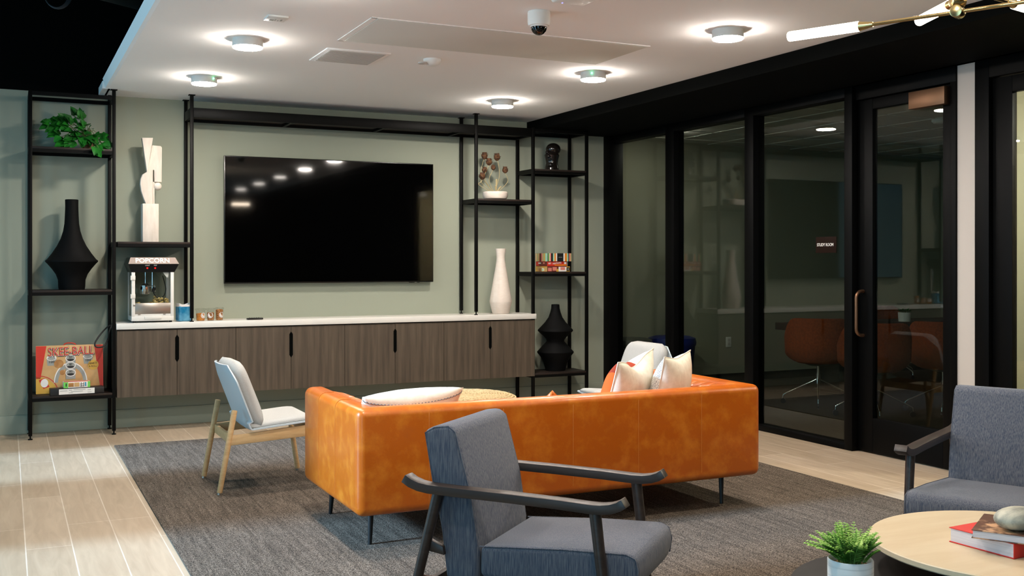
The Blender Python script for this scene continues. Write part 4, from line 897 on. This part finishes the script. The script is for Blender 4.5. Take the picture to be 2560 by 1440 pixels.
# ------------------------------------------------------------------ cushions on the sofa
def cushion(name, label, group, w, h, th_, M, fm, bm_, extra=None, wr=0.003, wave=0.0, pinch=0.07, n=26, dent=0.0):
    loc = M.to_translation(); t = thing(name, loc, label, 'cushion', group)
    b = MB(); b.pillow(w, h, th_, M, n=n, wr=wr, front=0, back=1, wave=wave, pinch=pinch, dent=dent); b.build('cover', [fm, bm_], t, angle=180)
    if extra: extra(t, M)
    return t
def zigzag(w, h, th_, y, z, m, name='stitched_trim'):
    def f(t, M):
        b = MB(); pts = []
        for k in range(61):
            u = -1 + 2 * k / 60; uu = math.copysign(abs(u) ** 1.0, u); zz = th_ / 2 * max(0, 1 - abs(u) ** 2.2) ** 0.55 * max(0, 1 - abs(y) ** 2.2) ** 0.55
            pts.append(M @ Vector((w / 2 * uu * (1 - 0.07 * (1 - y * y)), h / 2 * y * (1 - 0.07 * (1 - u * u)) + 0.003 * (-1) ** k, zz * z + 0.002 * z)))
        b.tube(pts, 0.0026, 5); b.build(name, m, t)
    return f
def piping(w, h, m, dent=0.0, pinch=0.07):
    def f(t, M):
        b = MB(); pts = []; n = 30
        def P(u, v): return M @ Vector((w / 2 * u * (1 - pinch * (1 - v * v)), h / 2 * v * (1 - pinch * (1 - u * u)) - dent * max(0, v) ** 3 * math.exp(-(u / 0.42) ** 2), 0))
        for k in range(n): pts.append(P(-1 + 2 * k / n, -1))
        for k in range(n): pts.append(P(1, -1 + 2 * k / n))
        for k in range(n): pts.append(P(1 - 2 * k / n, 1))
        for k in range(n): pts.append(P(-1, 1 - 2 * k / n))
        b.tube(pts, 0.0035, 6, closed=True); b.build('piping', m, t)
    return f
# frame: local y points up the cushion, local z is its face
def place(c, up, face):
    up = Vector(up).normalized(); f = Vector(face); f = (f - up * f.dot(up)).normalized(); s = up.cross(f)
    M = Matrix((s, up, f)).transposed().to_4x4(); M.translation = Vector(c); return M
def mat_twotone(M):
    # woven colour blocks: orange below, rust band, white corner, cut across the cushion face
    m = bpy.data.materials.new('orange rust white linen'); m.use_nodes = True; nt = m.node_tree; N = nt.nodes.new; L = nt.links.new; bs = nt.nodes['Principled BSDF']
    tc = N('ShaderNodeTexCoord'); sp = N('ShaderNodeSeparateXYZ'); L(tc.outputs['Object'], sp.inputs[0])
    r = N('ShaderNodeValToRGB'); r.color_ramp.interpolation = 'CONSTANT'; e = r.color_ramp.elements
    mr = N('ShaderNodeMapRange'); mr.inputs['From Min'].default_value = -0.25; mr.inputs['From Max'].default_value = 0.25
    ad = N('ShaderNodeMath'); ad.operation = 'MULTIPLY_ADD'; ad.inputs[1].default_value = 0.75; L(sp.outputs['X'], ad.inputs[0]); L(sp.outputs['Z'], ad.inputs[2]); L(ad.outputs[0], mr.inputs['Value'])
    e[0].position = 0.0; e[0].color = lin((208, 92, 42)); e[1].position = 0.50; e[1].color = lin((150, 60, 40)); q = e.new(0.92); q.color = lin((236, 230, 222))
    L(mr.outputs[0], r.inputs['Fac']); L(r.outputs['Color'], bs.inputs['Base Color']); bs.inputs['Roughness'].default_value = 0.95; bs.inputs['Specular IOR Level'].default_value = 0.1
    return m
M_twotone = mat_twotone(None)
M_greyseam = mat('grey zigzag thread', (110, 112, 112), 0.9)
def place2(c, az, lean, roll=0.0):
    # face turned to azimuth az, leaning back by lean, rolled about its face
    f = Vector((math.cos(az) * math.cos(lean), math.sin(az) * math.cos(lean), math.sin(lean))); up = Vector((-math.cos(az) * math.sin(lean), -math.sin(az) * math.sin(lean), math.cos(lean))); sd = up.cross(f)
    M = Matrix((sd, up, f)).transposed().to_4x4() @ Matrix.Rotation(roll, 4, 'Z'); M.translation = Vector(c); return M
D = math.radians
cushion('lumbar_cushion', 'cream woven lumbar cushion with a grey zigzag seam on the left end of the sofa', 'cushions on the sofa', 0.54, 0.34, 0.19, place2((1.85, 5.10, 0.622), D(92), D(42), D(-3)), M_creampattern, M_cream, zigzag(0.54, 0.34, 0.19, 0.86, -1, M_greyseam), pinch=0.03)
cA = place2((3.200, 5.175, 0.648), D(128), D(18), D(-4))
cushion('throw_cushion', 'cream backed cushion with an orange, rust and white front, leaning left of the plain one', 'cushions on the sofa', 0.56, 0.47, 0.23, cA, M_twotone, M_cream, piping(0.56, 0.47, M_cream, 0.055, 0.09), wr=0.004, pinch=0.09, dent=0.055)
cB = place2((3.468, 5.125, 0.648), D(126), D(13), D(-1))
cushion('throw_cushion', 'cream cushion with a grey speckled woven front, nearest the right arm of the sofa', 'cushions on the sofa', 0.44, 0.46, 0.20, cB, M_speckle, M_cream, piping(0.44, 0.46, M_cream, 0.012, 0.08), wr=0.004, pinch=0.08, dent=0.012)
b = MB()
tl = thing('corner_cushion', (2.80, 5.42, 0.5), 'tip of an orange leather cushion just showing above the middle of the sofa back', 'cushion', 'cushions on the sofa')
b = MB(); b.pillow(0.34, 0.34, 0.12, place2((2.80, 5.36, 0.487), D(80), D(35), D(40)), n=18, pinch=0.08); b.build('cover', M_leather, tl, angle=180)

# ------------------------------------------------------------------ pouf
t = thing('pouf', (2.985, 6.97, 0), 'round woven seagrass pouf behind the sofa', 'pouf')
prof = [(0, 0.01), (0.30, 0.01), (0.36, 0.05), (0.385, 0.16), (0.388, 0.30), (0.375, 0.385), (0.345, 0.425), (0.30, 0.442), (0.15, 0.448), (0, 0.449)]
b = MB(); b.lathe(prof, (2.985, 6.97, 0), 64); b.build('body', M_jute, t, angle=80)
b = MB(); pts = []; N_ = 900
for k in range(N_):
    f = k / (N_ - 1); a = f * 2 * PI * 17; r = 0.02 + 0.325 * f; z = 0.449 - 0.026 * max(0, (r - 0.25) / 0.1) ** 2 * 1.0
    pts.append((2.985 + r * math.cos(a), 6.97 + r * math.sin(a), z + 0.002 + 0.0015 * math.sin(k * 2.1)))
b.tube(pts, 0.0095, 6); b.build('coiled_rope', M_jute, t, angle=80)
b = MB(); rj = random.Random(9)
for k in range(60):
    a = rj.uniform(0, 2 * PI); r = rj.uniform(0.1, 0.36); p = Vector((2.985 + r * math.cos(a), 6.97 + r * math.sin(a), 0.452 - 0.025 * max(0, (r - 0.25) / 0.1) ** 2)); q = p + Vector((rj.uniform(-.02, .02), rj.uniform(-.02, .02), rj.uniform(.004, .016)))
    b.tube([p, (p + q) / 2 + Vector((0, 0, .004)), q], 0.0009, 4)
b.build('stray_fibres', M_jute, t)['kind'] = 'stuff'

# ------------------------------------------------------------------ pale lounge chairs (built facing +x)
def lounge_chair(label):
    t = thing('lounge_chair', (0, 0, 0), label, 'chair', 'pale lounge chairs'); hw = 0.305
    # bent shell: seat, crease, back; outline narrows toward the top with clipped corners
    b = MB()
    def outline(s):      # half width along the shell, s 0..1 from seat front to top of back
        if s < 0.06: return hw * (0.86 + 0.14 * (s / 0.06) ** 0.6)
        if s < 0.885: return hw
        return hw * (1.0 - 0.39 * ((s - 0.885) / 0.115))
    cl = []
    for k in range(13): u = k / 12; cl.append((0.285 - 0.385 * u, 0.398 - 0.034 * u))
    for k in range(1, 5): cl.append((-0.100 - 0.018 * k / 4, 0.364 + 0.010 * k * k / 10))
    for k in range(1, 17): u = k / 16; cl.append((-0.118 - 0.145 * u, 0.380 + 0.385 * u))
    L = [0]
    for a, c in zip(cl, cl[1:]): L.append(L[-1] + math.hypot(c[0] - a[0], c[1] - a[1]))
    tt = bmesh.new(); rows = []
    for (x, z), l in zip(cl, L):
        w = outline(l / L[-1]); rows.append([tt.verts.new((x - 0.03 * (abs(q) ** 3) * (1 if z > 0.42 else 0) * -1, q * w, z + 0.012 * abs(q) ** 3 * (1 if z < 0.41 else 0))) for q in (-1, -.75, -.4, 0, .4, .75, 1)])
    for A, B in zip(rows, rows[1:]):
        for k in range(6): tt.faces.new((A[k], A[k + 1], B[k + 1], B[k]))
    bmesh.ops.recalc_face_normals(tt, faces=tt.faces)
    geo = bmesh.ops.solidify(tt, geom=tt.faces[:], thickness=0.009)
    b._take(tt); b.build('shell', M_shell, t, angle=50)
    # seat pad
    def pad(name, c, w, h, th_, M, n=18):
        bb = MB(); tt = bmesh.new()
        top = [[None] * (n + 1) for _ in range(n + 1)]; bot = [[None] * (n + 1) for _ in range(n + 1)]
        for i in range(n + 1):
            for j in range(n + 1):
                u = -1 + 2 * i / n; v = -1 + 2 * j / n
                k = max(0, (max(abs(u), abs(v)) - 0.0)); cut = 1 - (0.16 if name == 'seat_pad' else 0.36) * max(0, v) ** 6 * abs(u)
                hgt = th_ / 2 * (max(0, 1 - abs(u) ** 6) ** 0.4) * (max(0, 1 - abs(v) ** 6) ** 0.4)
                ee = i in (0, n) or j in (0, n)
                x, y = w / 2 * u * cut, h / 2 * v
                top[i][j] = tt.verts.new((x, y, hgt)); bot[i][j] = top[i][j] if ee else tt.verts.new((x, y, -hgt))
        for i in range(n):
            for j in range(n):
                tt.faces.new((top[i][j], top[i + 1][j], top[i + 1][j + 1], top[i][j + 1])); tt.faces.new((bot[i][j], bot[i][j + 1], bot[i + 1][j + 1], bot[i + 1][j]))
        bmesh.ops.transform(tt, matrix=M, verts=tt.verts); bb._take(tt); return bb.build(name, M_pad, t, angle=180)
    pad('seat_pad', None, 0.55, 0.40, 0.05, place((0.085, 0, 0.405), (1, 0, 0.09), (-0.09, 0, 1)))
    pad('back_pad', None, 0.54, 0.42, 0.105, place((-0.118, 0, 0.590), (-0.36, 0, 0.93), (0.93, 0, 0.36)))
    # legs and rails
    for s in (-1, 1):
        y = s * 0.275
        b = MB(); b.cyl((-0.292, y, 0.012), (-0.203, y, 0.50), 0.0165, 0.0175, n=18, bev=0.004); lg = b.build('leg', M_ash, t)
        b = MB(); b.cyl((-0.2935, y, 0.0), (-0.291, y, 0.014), 0.011, n=12); b.build('glide', M_steel, lg)
        b = MB(); b.cyl((0.318, y, 0.012), (0.265, y, 0.36), 0.0165, 0.0175, n=18, bev=0.004); lg = b.build('leg', M_ash, t)
        b = MB(); b.cyl((0.319, y, 0.0), (0.318, y, 0.014), 0.011, n=12); b.build('glide', M_steel, lg)
        b = MB(); b.prism([(-0.238, 0.290), (0.275, 0.318), (0.272, 0.388), (-0.10, 0.358), (-0.225, 0.350)], y - 0.011, y + 0.011, 'XZ', bev=0.004); b.build('side_rail', M_ash, t)
    b = MB(); b.box(-0.228, -0.206, -0.265, 0.265, 0.29, 0.345, bev=0.004); b.build('cross_rail', M_ash, t)
    b = MB(); b.box(0.255, 0.277, -0.265, 0.265, 0.32, 0.385, bev=0.004); b.build('cross_rail', M_ash, t)
    return t
c1 = lounge_chair('pale grey lounge chair with ash legs, left of the sofa, seen from behind its side')
c2 = copy_tree(c1); c2['label'] = 'pale grey lounge chair behind the sofa cushions, facing left, mostly hidden'
c1.location = (1.442, 6.72, 0.008); c2.location = (4.19, 6.745, 0.008); c2.rotation_euler.z = PI

# ------------------------------------------------------------------ blue grey armchairs (built facing +x)
def armchair(label):
    t = thing('armchair', (0, 0, 0), label, 'armchair', 'blue grey armchairs'); hw = 0.243
    def puff(poly, y0, y1, bev, amp=0.0):
        b = MB(); b.prism(poly, y0, y1, 'XZ', bev=bev, seg=4); return b
    # back cushion, thick wedge leaning back
    b = puff([(-0.250, 0.24), (-0.124, 0.24), (-0.122, 0.37), (-0.152, 0.56), (-0.212, 0.782), (-0.240, 0.800), (-0.300, 0.792), (-0.342, 0.770), (-0.308, 0.588), (-0.272, 0.416)], -hw, hw, 0.016)
    for v in b.bm.verts:
        if v.co.z > 0.70: v.co.z += 0.012 * (1 - (v.co.y / hw) ** 2)
    bc = b.build('back_cushion', M_fabric, t)
    b = puff([(-0.118, 0.262), (0.43, 0.245), (0.462, 0.29), (0.472, 0.345), (0.462, 0.388), (0.430, 0.402), (0.20, 0.395), (-0.115, 0.374)], -hw, hw, 0.020)
    for v in b.bm.verts:
        if v.co.z > 0.33: v.co.z += 0.012 * max(0, 1 - (v.co.y / hw) ** 2) * max(0, 1 - ((v.co.x - 0.18) / 0.3) ** 2)
    sc = b.build('seat_cushion', M_fabric, t)
    # welt seams on the cushion edges
    for s in (-1, 1):
        b = MB(); b.tube([(-0.118, s * (hw - .004), 0.371), (0.20, s * (hw - .004), 0.391), (0.425, s * (hw - .004), 0.397), (0.457, s * (hw - .004), 0.384), (0.468, s * (hw - .004), 0.345), (0.460, s * (hw - .004), 0.29)], 0.0026, 6); b.build('welt', M_fabric, sc)
        b = MB(); b.tube([(-0.127, s * (hw - .004), 0.37), (-0.156, s * (hw - .004), 0.56), (-0.215, s * (hw - .004), 0.776), (-0.242, s * (hw - .004), 0.795), (-0.298, s * (hw - .004), 0.788), (-0.336, s * (hw - .004), 0.767), (-0.304, s * (hw - .004), 0.588)], 0.0026, 6); b.build('welt', M_fabric, bc)
    for s in (-1, 1):
        y = s * 0.268
        cl = [(-0.398, 0.592), (-0.372, 0.577), (-0.340, 0.567), (-0.300, 0.562), (-0.20, 0.560), (0.0, 0.559), (0.20, 0.556), (0.31, 0.552), (0.350, 0.553), (0.385, 0.559), (0.412, 0.569), (0.432, 0.582)]
        # slat rises a little to the back
        cl = [(x, z + 0.012 * (0.40 - x) / 0.8) for x, z in cl]
        b = MB(); b.sweep_rect(cl, y - 0.028, y + 0.028, 0.032, bev=0.002); b.build('armrest', M_armwood, t, angle=30)
        b = MB(); b.cyl((0.385, y - s * 0.004, 0.006), (0.322, y - s * 0.004, 0.545), 0.0165, 0.021, n=18); b.build('leg', M_armwood, t)
        b = MB(); b.cyl((-0.415, y - s * 0.004, 0.006), (-0.272, y - s * 0.004, 0.558), 0.0175, 0.020, n=18); b.build('leg', M_armwood, t)
        b = MB(); b.box(-0.36, 0.35, y - s * 0.006 - 0.012, y - s * 0.006 + 0.012, 0.20, 0.25, bev=0.004); b.build('side_rail', M_armwood, t)
        b = MB(); b.prism([(-0.335, 0.385), (-0.315, 0.385), (-0.255, 0.36), (-0.25, 0.33), (-0.345, 0.345)], y - s * 0.02 - 0.012, y - s * 0.02 + 0.012, 'XZ', bev=0.003); b.build('back_bracket', M_armwood, t)
    for x in (-0.30, 0.33):
        b = MB(); b.box(x - 0.012, x + 0.012, -0.255, 0.255, 0.205, 0.245, bev=0.004); b.build('cross_rail', M_armwood, t)
    return t
a1 = armchair('blue grey armchair with dark wooden arms, front centre, seen from its side')
a2 = copy_tree(a1); a2['label'] = 'blue grey armchair at the right edge, behind the round maple table'
a1.location = (1.790, 3.543, 0.008); a1.rotation_euler.z = math.radians(-47.7)
a2.location = (4.019, 3.353, 0.008); a2.rotation_euler.z = math.radians(-155.4)

# ------------------------------------------------------------------ nesting coffee tables and what stands on them
world_frame()
def round_table(name, c, r, z, th_, m, legm, label):
    t = thing(name, (c[0], c[1], 0), label, 'coffee table', 'round nesting tables')
    b = MB(); b.lathe([(0, z - th_), (r - 0.004, z - th_), (r, z - th_ + 0.004), (r, z - 0.003), (r - 0.003, z), (0, z)], (c[0], c[1], 0), 96); b.build('table_top', m, t)
    b = MB(); b.cyl((c[0], c[1], z - th_ - 0.02), (c[0], c[1], z - th_), r * 0.55, n=48); b.build('under_ring', M_blackleg, t)
    for k in range(3):
        a = (0.0, 1.48, -1.48)[k] if r > 0.465 else 0.6 + k * 2 * PI / 3; ex = (c[0] + r * 0.74 * math.cos(a), c[1] + r * 0.74 * math.sin(a))
        b = MB(); b.cyl((ex[0], ex[1], 0.008), (c[0] + r * 0.5 * math.cos(a), c[1] + r * 0.5 * math.sin(a), z - th_), 0.012, 0.016, n=14); b.build('leg', legm, t)
    return t
round_table('coffee_table', (3.079, 2.485), 0.470, 0.450, 0.022, M_maple, M_blackleg, 'round pale maple coffee table at bottom right holding the books')
round_table('coffee_table', (2.694, 2.456), 0.463, 0.350, 0.022, M_tableblack, M_blackleg, 'lower round black coffee table at the bottom edge under the fern pot')

t = thing('potted_fern', (2.272, 2.405, 0.35), 'small bright green fern in a ribbed white pot on the lower black table', 'plant')
pc = (2.272, 2.405)
b = MB(); b.lathe([(0, 0.351), (0.058, 0.351), (0.064, 0.356), (0.066, 0.40), (0.0665, 0.512), (0.064, 0.516), (0.060, 0.510), (0.059, 0.49), (0, 0.49)], (pc[0], pc[1], 0), 48); b.build('pot', M_potwhite, t)
b = MB(); b.lathe([(0, 0.498), (0.03, 0.502), (0.0595, 0.496)], (pc[0], pc[1], 0), 24); b.build('moss', M_soil, t)
b = MB(); rf = random.Random(11)
def frond(base, az, tilt, L, droop):
    n = 13; p = Vector(base); d = Vector((math.cos(az) * math.sin(tilt), math.sin(az) * math.sin(tilt), math.cos(tilt))); pts = []
    for k in range(n + 1):
        pts.append(p.copy()); p = p + d * (L / n); d = (d + Vector((math.cos(az), math.sin(az), -0.6)) * (droop / n)).normalized()
    b.tube(pts, 0.0009, 4)
    for k in range(2, n + 1):
        f = k / n; w = 0.030 * (1 - f) ** 0.7 * min(1, f * 3.5) + 0.005
        dv = (pts[k] - pts[k - 1]).normalized(); s = dv.cross(Vector((0, 0, 1)))
        if s.length < 1e-3: s = Vector((1, 0, 0))
        s.normalize()
        for sg in (-1, 1):
            leaf_mesh(b, pts[k], s * sg + dv * 0.7, Vector((0, 0, 1)) + dv * .2, w * rf.uniform(.8, 1.1), 0.0125, 0.15, False)
for k in range(95):
    az = rf.uniform(0, 2 * PI); tl = rf.uniform(0.03, 0.55); r = rf.uniform(0, 0.035)
    L_ = rf.uniform(0.07, 0.125); dr = rf.uniform(0.1, 0.6)
    if k < 9: az = math.radians(rf.uniform(135, 185)); tl = rf.uniform(.35, .8); L_ = rf.uniform(0.12, 0.15); dr = 0.7
    frond((pc[0] + r * math.cos(az), pc[1] + r * math.sin(az), 0.498), az, tl, L_, dr)
b.build('foliage', M_fern, t, angle=80)

def book(name, label, M, w, d_, h, cover, pages):
    loc = M.to_translation(); t = thing(name, loc, label, 'book', 'books on the maple table')
    b = MB(); c = 0.0032
    b.box(0, w, 0, d_, 0, c, bev=0.001, M=M); b.box(0, w, 0, d_, h - c, h, bev=0.001, M=M)
    b.box(w - 0.003, w, 0, d_, 0, h, bev=0.001, M=M); b.build('cover', cover, t)
    b = MB(); b.box(0.004, w - 0.003, 0.004, d_ - 0.004, c, h - c, M=M); b.build('pages', pages, t)
    return t
# near left corner of each book, long page edge toward the viewer
def bookM(x, y, z, ang): return T(x, y, z, 0, 0, ang)
book('book', 'thick red clothbound book lying at the bottom of the pile on the maple table', bookM(2.887, 2.592, 0.4505, math.radians(-86.5)), 0.245, 0.30, 0.050, M_redbook, M_pages)
book('book', 'brown illustrated book lying on the thick red book', bookM(2.835, 2.455, 0.501, math.radians(-58)), 0.20, 0.26, 0.028, M_brownbook, M_pages)
world_frame()
b = MB(); blob(b, (2.972, 2.388, 0.566), (0.088, 0.064, 0.037), 32); tag(b.build('stone', M_stone), 'smooth grey green stone resting on the brown book', 'stone')

# ------------------------------------------------------------------ study room behind the glass
def bin_(x, y, r, h, m, lidm, label):
    t = thing('waste_bin', (x, y, 0), label, 'waste bin', 'waste bins in the study room')
    b = MB(); b.lathe([(0, 0), (r * .78, 0), (r * .96, h - 0.10), (r * .97, h - 0.085), (r * .9, h - 0.085), (0, h - .09)], (x, y, 0), 40); b.build('bin_body', m, t)
    b = MB(); b.lathe([(r * .99, h - 0.10), (r * 1.0, h - 0.06), (r * .96, h - 0.02), (r * .72, h), (r * .3, h + 0.005), (0, h + 0.006)], (x, y, 0), 40); b.build('bin_lid', lidm, t)
    if lidm is M_bingrey:
        b = MB(); b.lathe([(r * .975, h - 0.105), (r * .985, h - 0.105), (r * .985, h - 0.088), (r * .975, h - 0.088)], (x, y, 0), 40); b.build('bin_rim', M_steel, t)
bin_(6.13, 9.80, 0.235, 0.575, M_bingrey, M_bingrey, 'dark grey round waste bin behind the glass, left of the blue one')
bin_(6.66, 9.80, 0.27, 0.580, M_binblue, M_binblue, 'blue round waste bin behind the glass against the study room wall')
t = thing('wall_outlet', (7.66, 10.09, 0.46), 'white wall outlet on the study room wall right of the blue bin', 'outlet')
oc = 7.66; b = MB(); b.box(oc - 0.038, oc + 0.038, 10.092, 10.1, 0.40, 0.52, bev=0.003); b.build('cover_plate', M_white, t)
b = MB(); b.box(oc - 0.018, oc + 0.018, 10.089, 10.093, 0.42, 0.455, bev=0.002); b.box(oc - 0.018, oc + 0.018, 10.089, 10.093, 0.465, 0.50, bev=0.002); b.build('socket', M_vent, t)
t = thing('door_sign', (5.697, 6.29, 1.53), 'small brown study room sign with white capitals stuck on the glass', 'sign')
b = MB(); b.box(5.692, 5.6968, 6.175, 6.400, 1.470, 1.594, bev=0.001); b.build('sign_plate', M_signbrown, t)
b = MB(); b.text('STUDY ROOM', 0.033, T(5.6912, 6.295, 1.532, PI / 2, 0, -PI / 2), 0.0003, bold=0.0004, sx=0.86); b.build('lettering', mat('white sign letters', (244, 240, 232), 0.5, emit=None), t, smooth=False)
t = thing('conference_table', (8.88, 8.73, 0), 'long dark conference table in the study room behind the rust chairs', 'table')
b = MB(); b.box(7.46, 10.3, 8.45, 9.02, 0.675, 0.750, bev=0.004); b.build('table_top', M_darkwood, t)
for x in (8.0, 9.7):
    b = MB(); b.box(x - 0.05, x + 0.05, 8.58, 8.90, 0.03, 0.675, bev=0.004); b.box(x - 0.06, x + 0.06, 8.50, 8.98, 0.0, 0.03, bev=0.004); b.build('pedestal', M_blackmetal, t)
def swivel_chair(label):
    t = thing('swivel_chair', (0, 0, 0), label, 'office chair', 'rust swivel chairs in the study room')
    # bucket: back wraps round, front open; chair faces +x
    b = MB(); tt = bmesh.new(); nu, nv = 36, 9; rows = []
    for i in range(nu + 1):
        a = math.radians(60 + 240 * i / nu)            # wraps round the rear
        w = min(1.0, 1.45 * 0.5 * (1 - math.cos((a - math.radians(60)) / math.radians(240) * 2 * PI))); w = w * w * (3 - 2 * w)
        top = 0.62 + 0.235 * w
        col = []
        for j in range(nv + 1):
            v = j / nv; rad = 0.215 + 0.075 * min(1, v * 3.2) ** 0.6 + 0.010 * v
            z = 0.425 + (top - 0.425) * v
            col.append(tt.verts.new((rad * math.cos(a) * (1.0 + 0.05 * v), rad * math.sin(a) * 1.08, z)))
        rows.append(col)
    for A, B in zip(rows, rows[1:]):
        for j in range(nv): tt.faces.new((A[j], B[j], B[j + 1], A[j + 1]))
    bmesh.ops.recalc_face_normals(tt, faces=tt.faces); bmesh.ops.solidify(tt, geom=tt.faces[:], thickness=0.045)
    b._take(tt); sh = b.build('bucket', M_rustfab, t, angle=70)
    b = MB(); b.lathe([(0, 0.41), (0.20, 0.41), (0.245, 0.435), (0.25, 0.47), (0.22, 0.49), (0, 0.495)], (0.02, 0, 0), 36); b.build('seat', M_rustfab, t)
    b = MB(); b.cyl((0, 0, 0.385), (0, 0, 0.412), 0.09, 0.16, n=24); b.build('seat_plate', M_blackmetal, t)
    b = MB(); b.cyl((0, 0, 0.22), (0, 0, 0.39), 0.016, n=16); b.cyl((0, 0, 0.20), (0, 0, 0.30), 0.024, n=16); b.build('column', M_chrome, t)
    for k in range(4):
        a = k * PI / 2; c, s = math.cos(a), math.sin(a)
        b = MB(); b.tube([(0.02 * c, 0.02 * s, 0.245), (0.30 * c, 0.30 * s, 0.105), (0.332 * c, 0.332 * s, 0.085), (0.335 * c, 0.335 * s, 0.05)], 0.0085, 10); lg = b.build('leg', M_chrome, t)
        b = MB(); b.cyl((0.335 * c - 0.008 * s, 0.335 * s + 0.008 * c, 0.026), (0.335 * c + 0.008 * s, 0.335 * s - 0.008 * c, 0.026), 0.026, n=16); b.build('caster', M_blackleg, lg)
    return t
S1 = swivel_chair('leftmost rust swivel chair behind the glass, in front of the long table end')
view = math.atan2(0.746, 0.666)
S1.location = (7.20, 8.06, 0); S1.rotation_euler.z = view
for (x, y, rz, lb) in ((7.10, 7.22, view + 0.1, 'rust swivel chair partly hidden behind the door stile and pull handles'), (7.86, 7.12, view - 0.15, 'rust swivel chair behind the door glass near the white wall'), (9.75, 9.62, -PI / 2, 'rust swivel chair on the far side of the table behind the potted plant')):
    c = copy_tree(S1); c['label'] = lb; c.location = (x, y, 0); c.rotation_euler.z = rz
t = thing('potted_plant', (8.86, 8.56, 0.75), 'small green plant in a white printed pot on the study room table', 'plant')
b = MB(); b.lathe([(0, 0.751), (0.062, 0.751), (0.066, 0.80), (0.068, 0.85), (0.06, 0.85), (0, 0.84)], (8.86, 8.56, 0), 28); b.build('pot', M_white, t)
b = MB()
for k in range(90):
    a = rf.uniform(0, 2 * PI); leaf_mesh(b, (8.86 + rf.uniform(-.05, .05), 8.56 + rf.uniform(-.05, .05), 0.845 + rf.uniform(0, .03)), (math.cos(a), math.sin(a), rf.uniform(.1, 1.2)), (0, 0, 1), rf.uniform(.03, .05), .02, .2, False)
b.build('foliage', M_ivy, t, angle=80)
t = thing('study_detector', (8.05, 7.35, 2.77), 'round white smoke detector on the study room ceiling', 'smoke detector')
b = MB(); b.lathe([(0, 2.77), (0.065, 2.77), (0.065, 2.745), (0.045, 2.725), (0, 2.722)], (8.05, 7.35, 0), 28); b.build('detector_body', M_white, t)

# added fill lamps for the study room; lamp of the hall beyond the second door
def room_lamp(x, y, z, s, label, r=0.09):
    t = thing('ceiling_light', (x, y, z), label, 'ceiling light', 'ceiling lamps in the side rooms')
    b = MB(); b.lathe([(0, z), (r, z), (r, z - 0.03), (0, z - 0.03)], (x, y, 0), 28); b.build('housing', M_white, t)
    b = MB(); b.lathe([(0, z - 0.03), (r * .95, z - 0.03), (r * .9, z - 0.04), (0, z - 0.042)], (x, y, 0), 28); b.build('diffuser', mat_emit('lit side room diffuser', WARM, s), t)
room_lamp(6.6, 5.4, 2.764, 8.0, 'unseen fill lamp added to the study room behind the door frame')  # weak unseen lamp, added to lift the dim study room
room_lamp(6.3, 9.25, 2.764, 280.0, 'small fill lamp added to light the study room wall above the waste bins', 0.05)  # added to brighten the wall by the bins, tucked behind a mullion
room_lamp(6.4, 3.75, 2.70, 1100.0, 'round ceiling lamp in the hall beyond the second door')
world_frame()
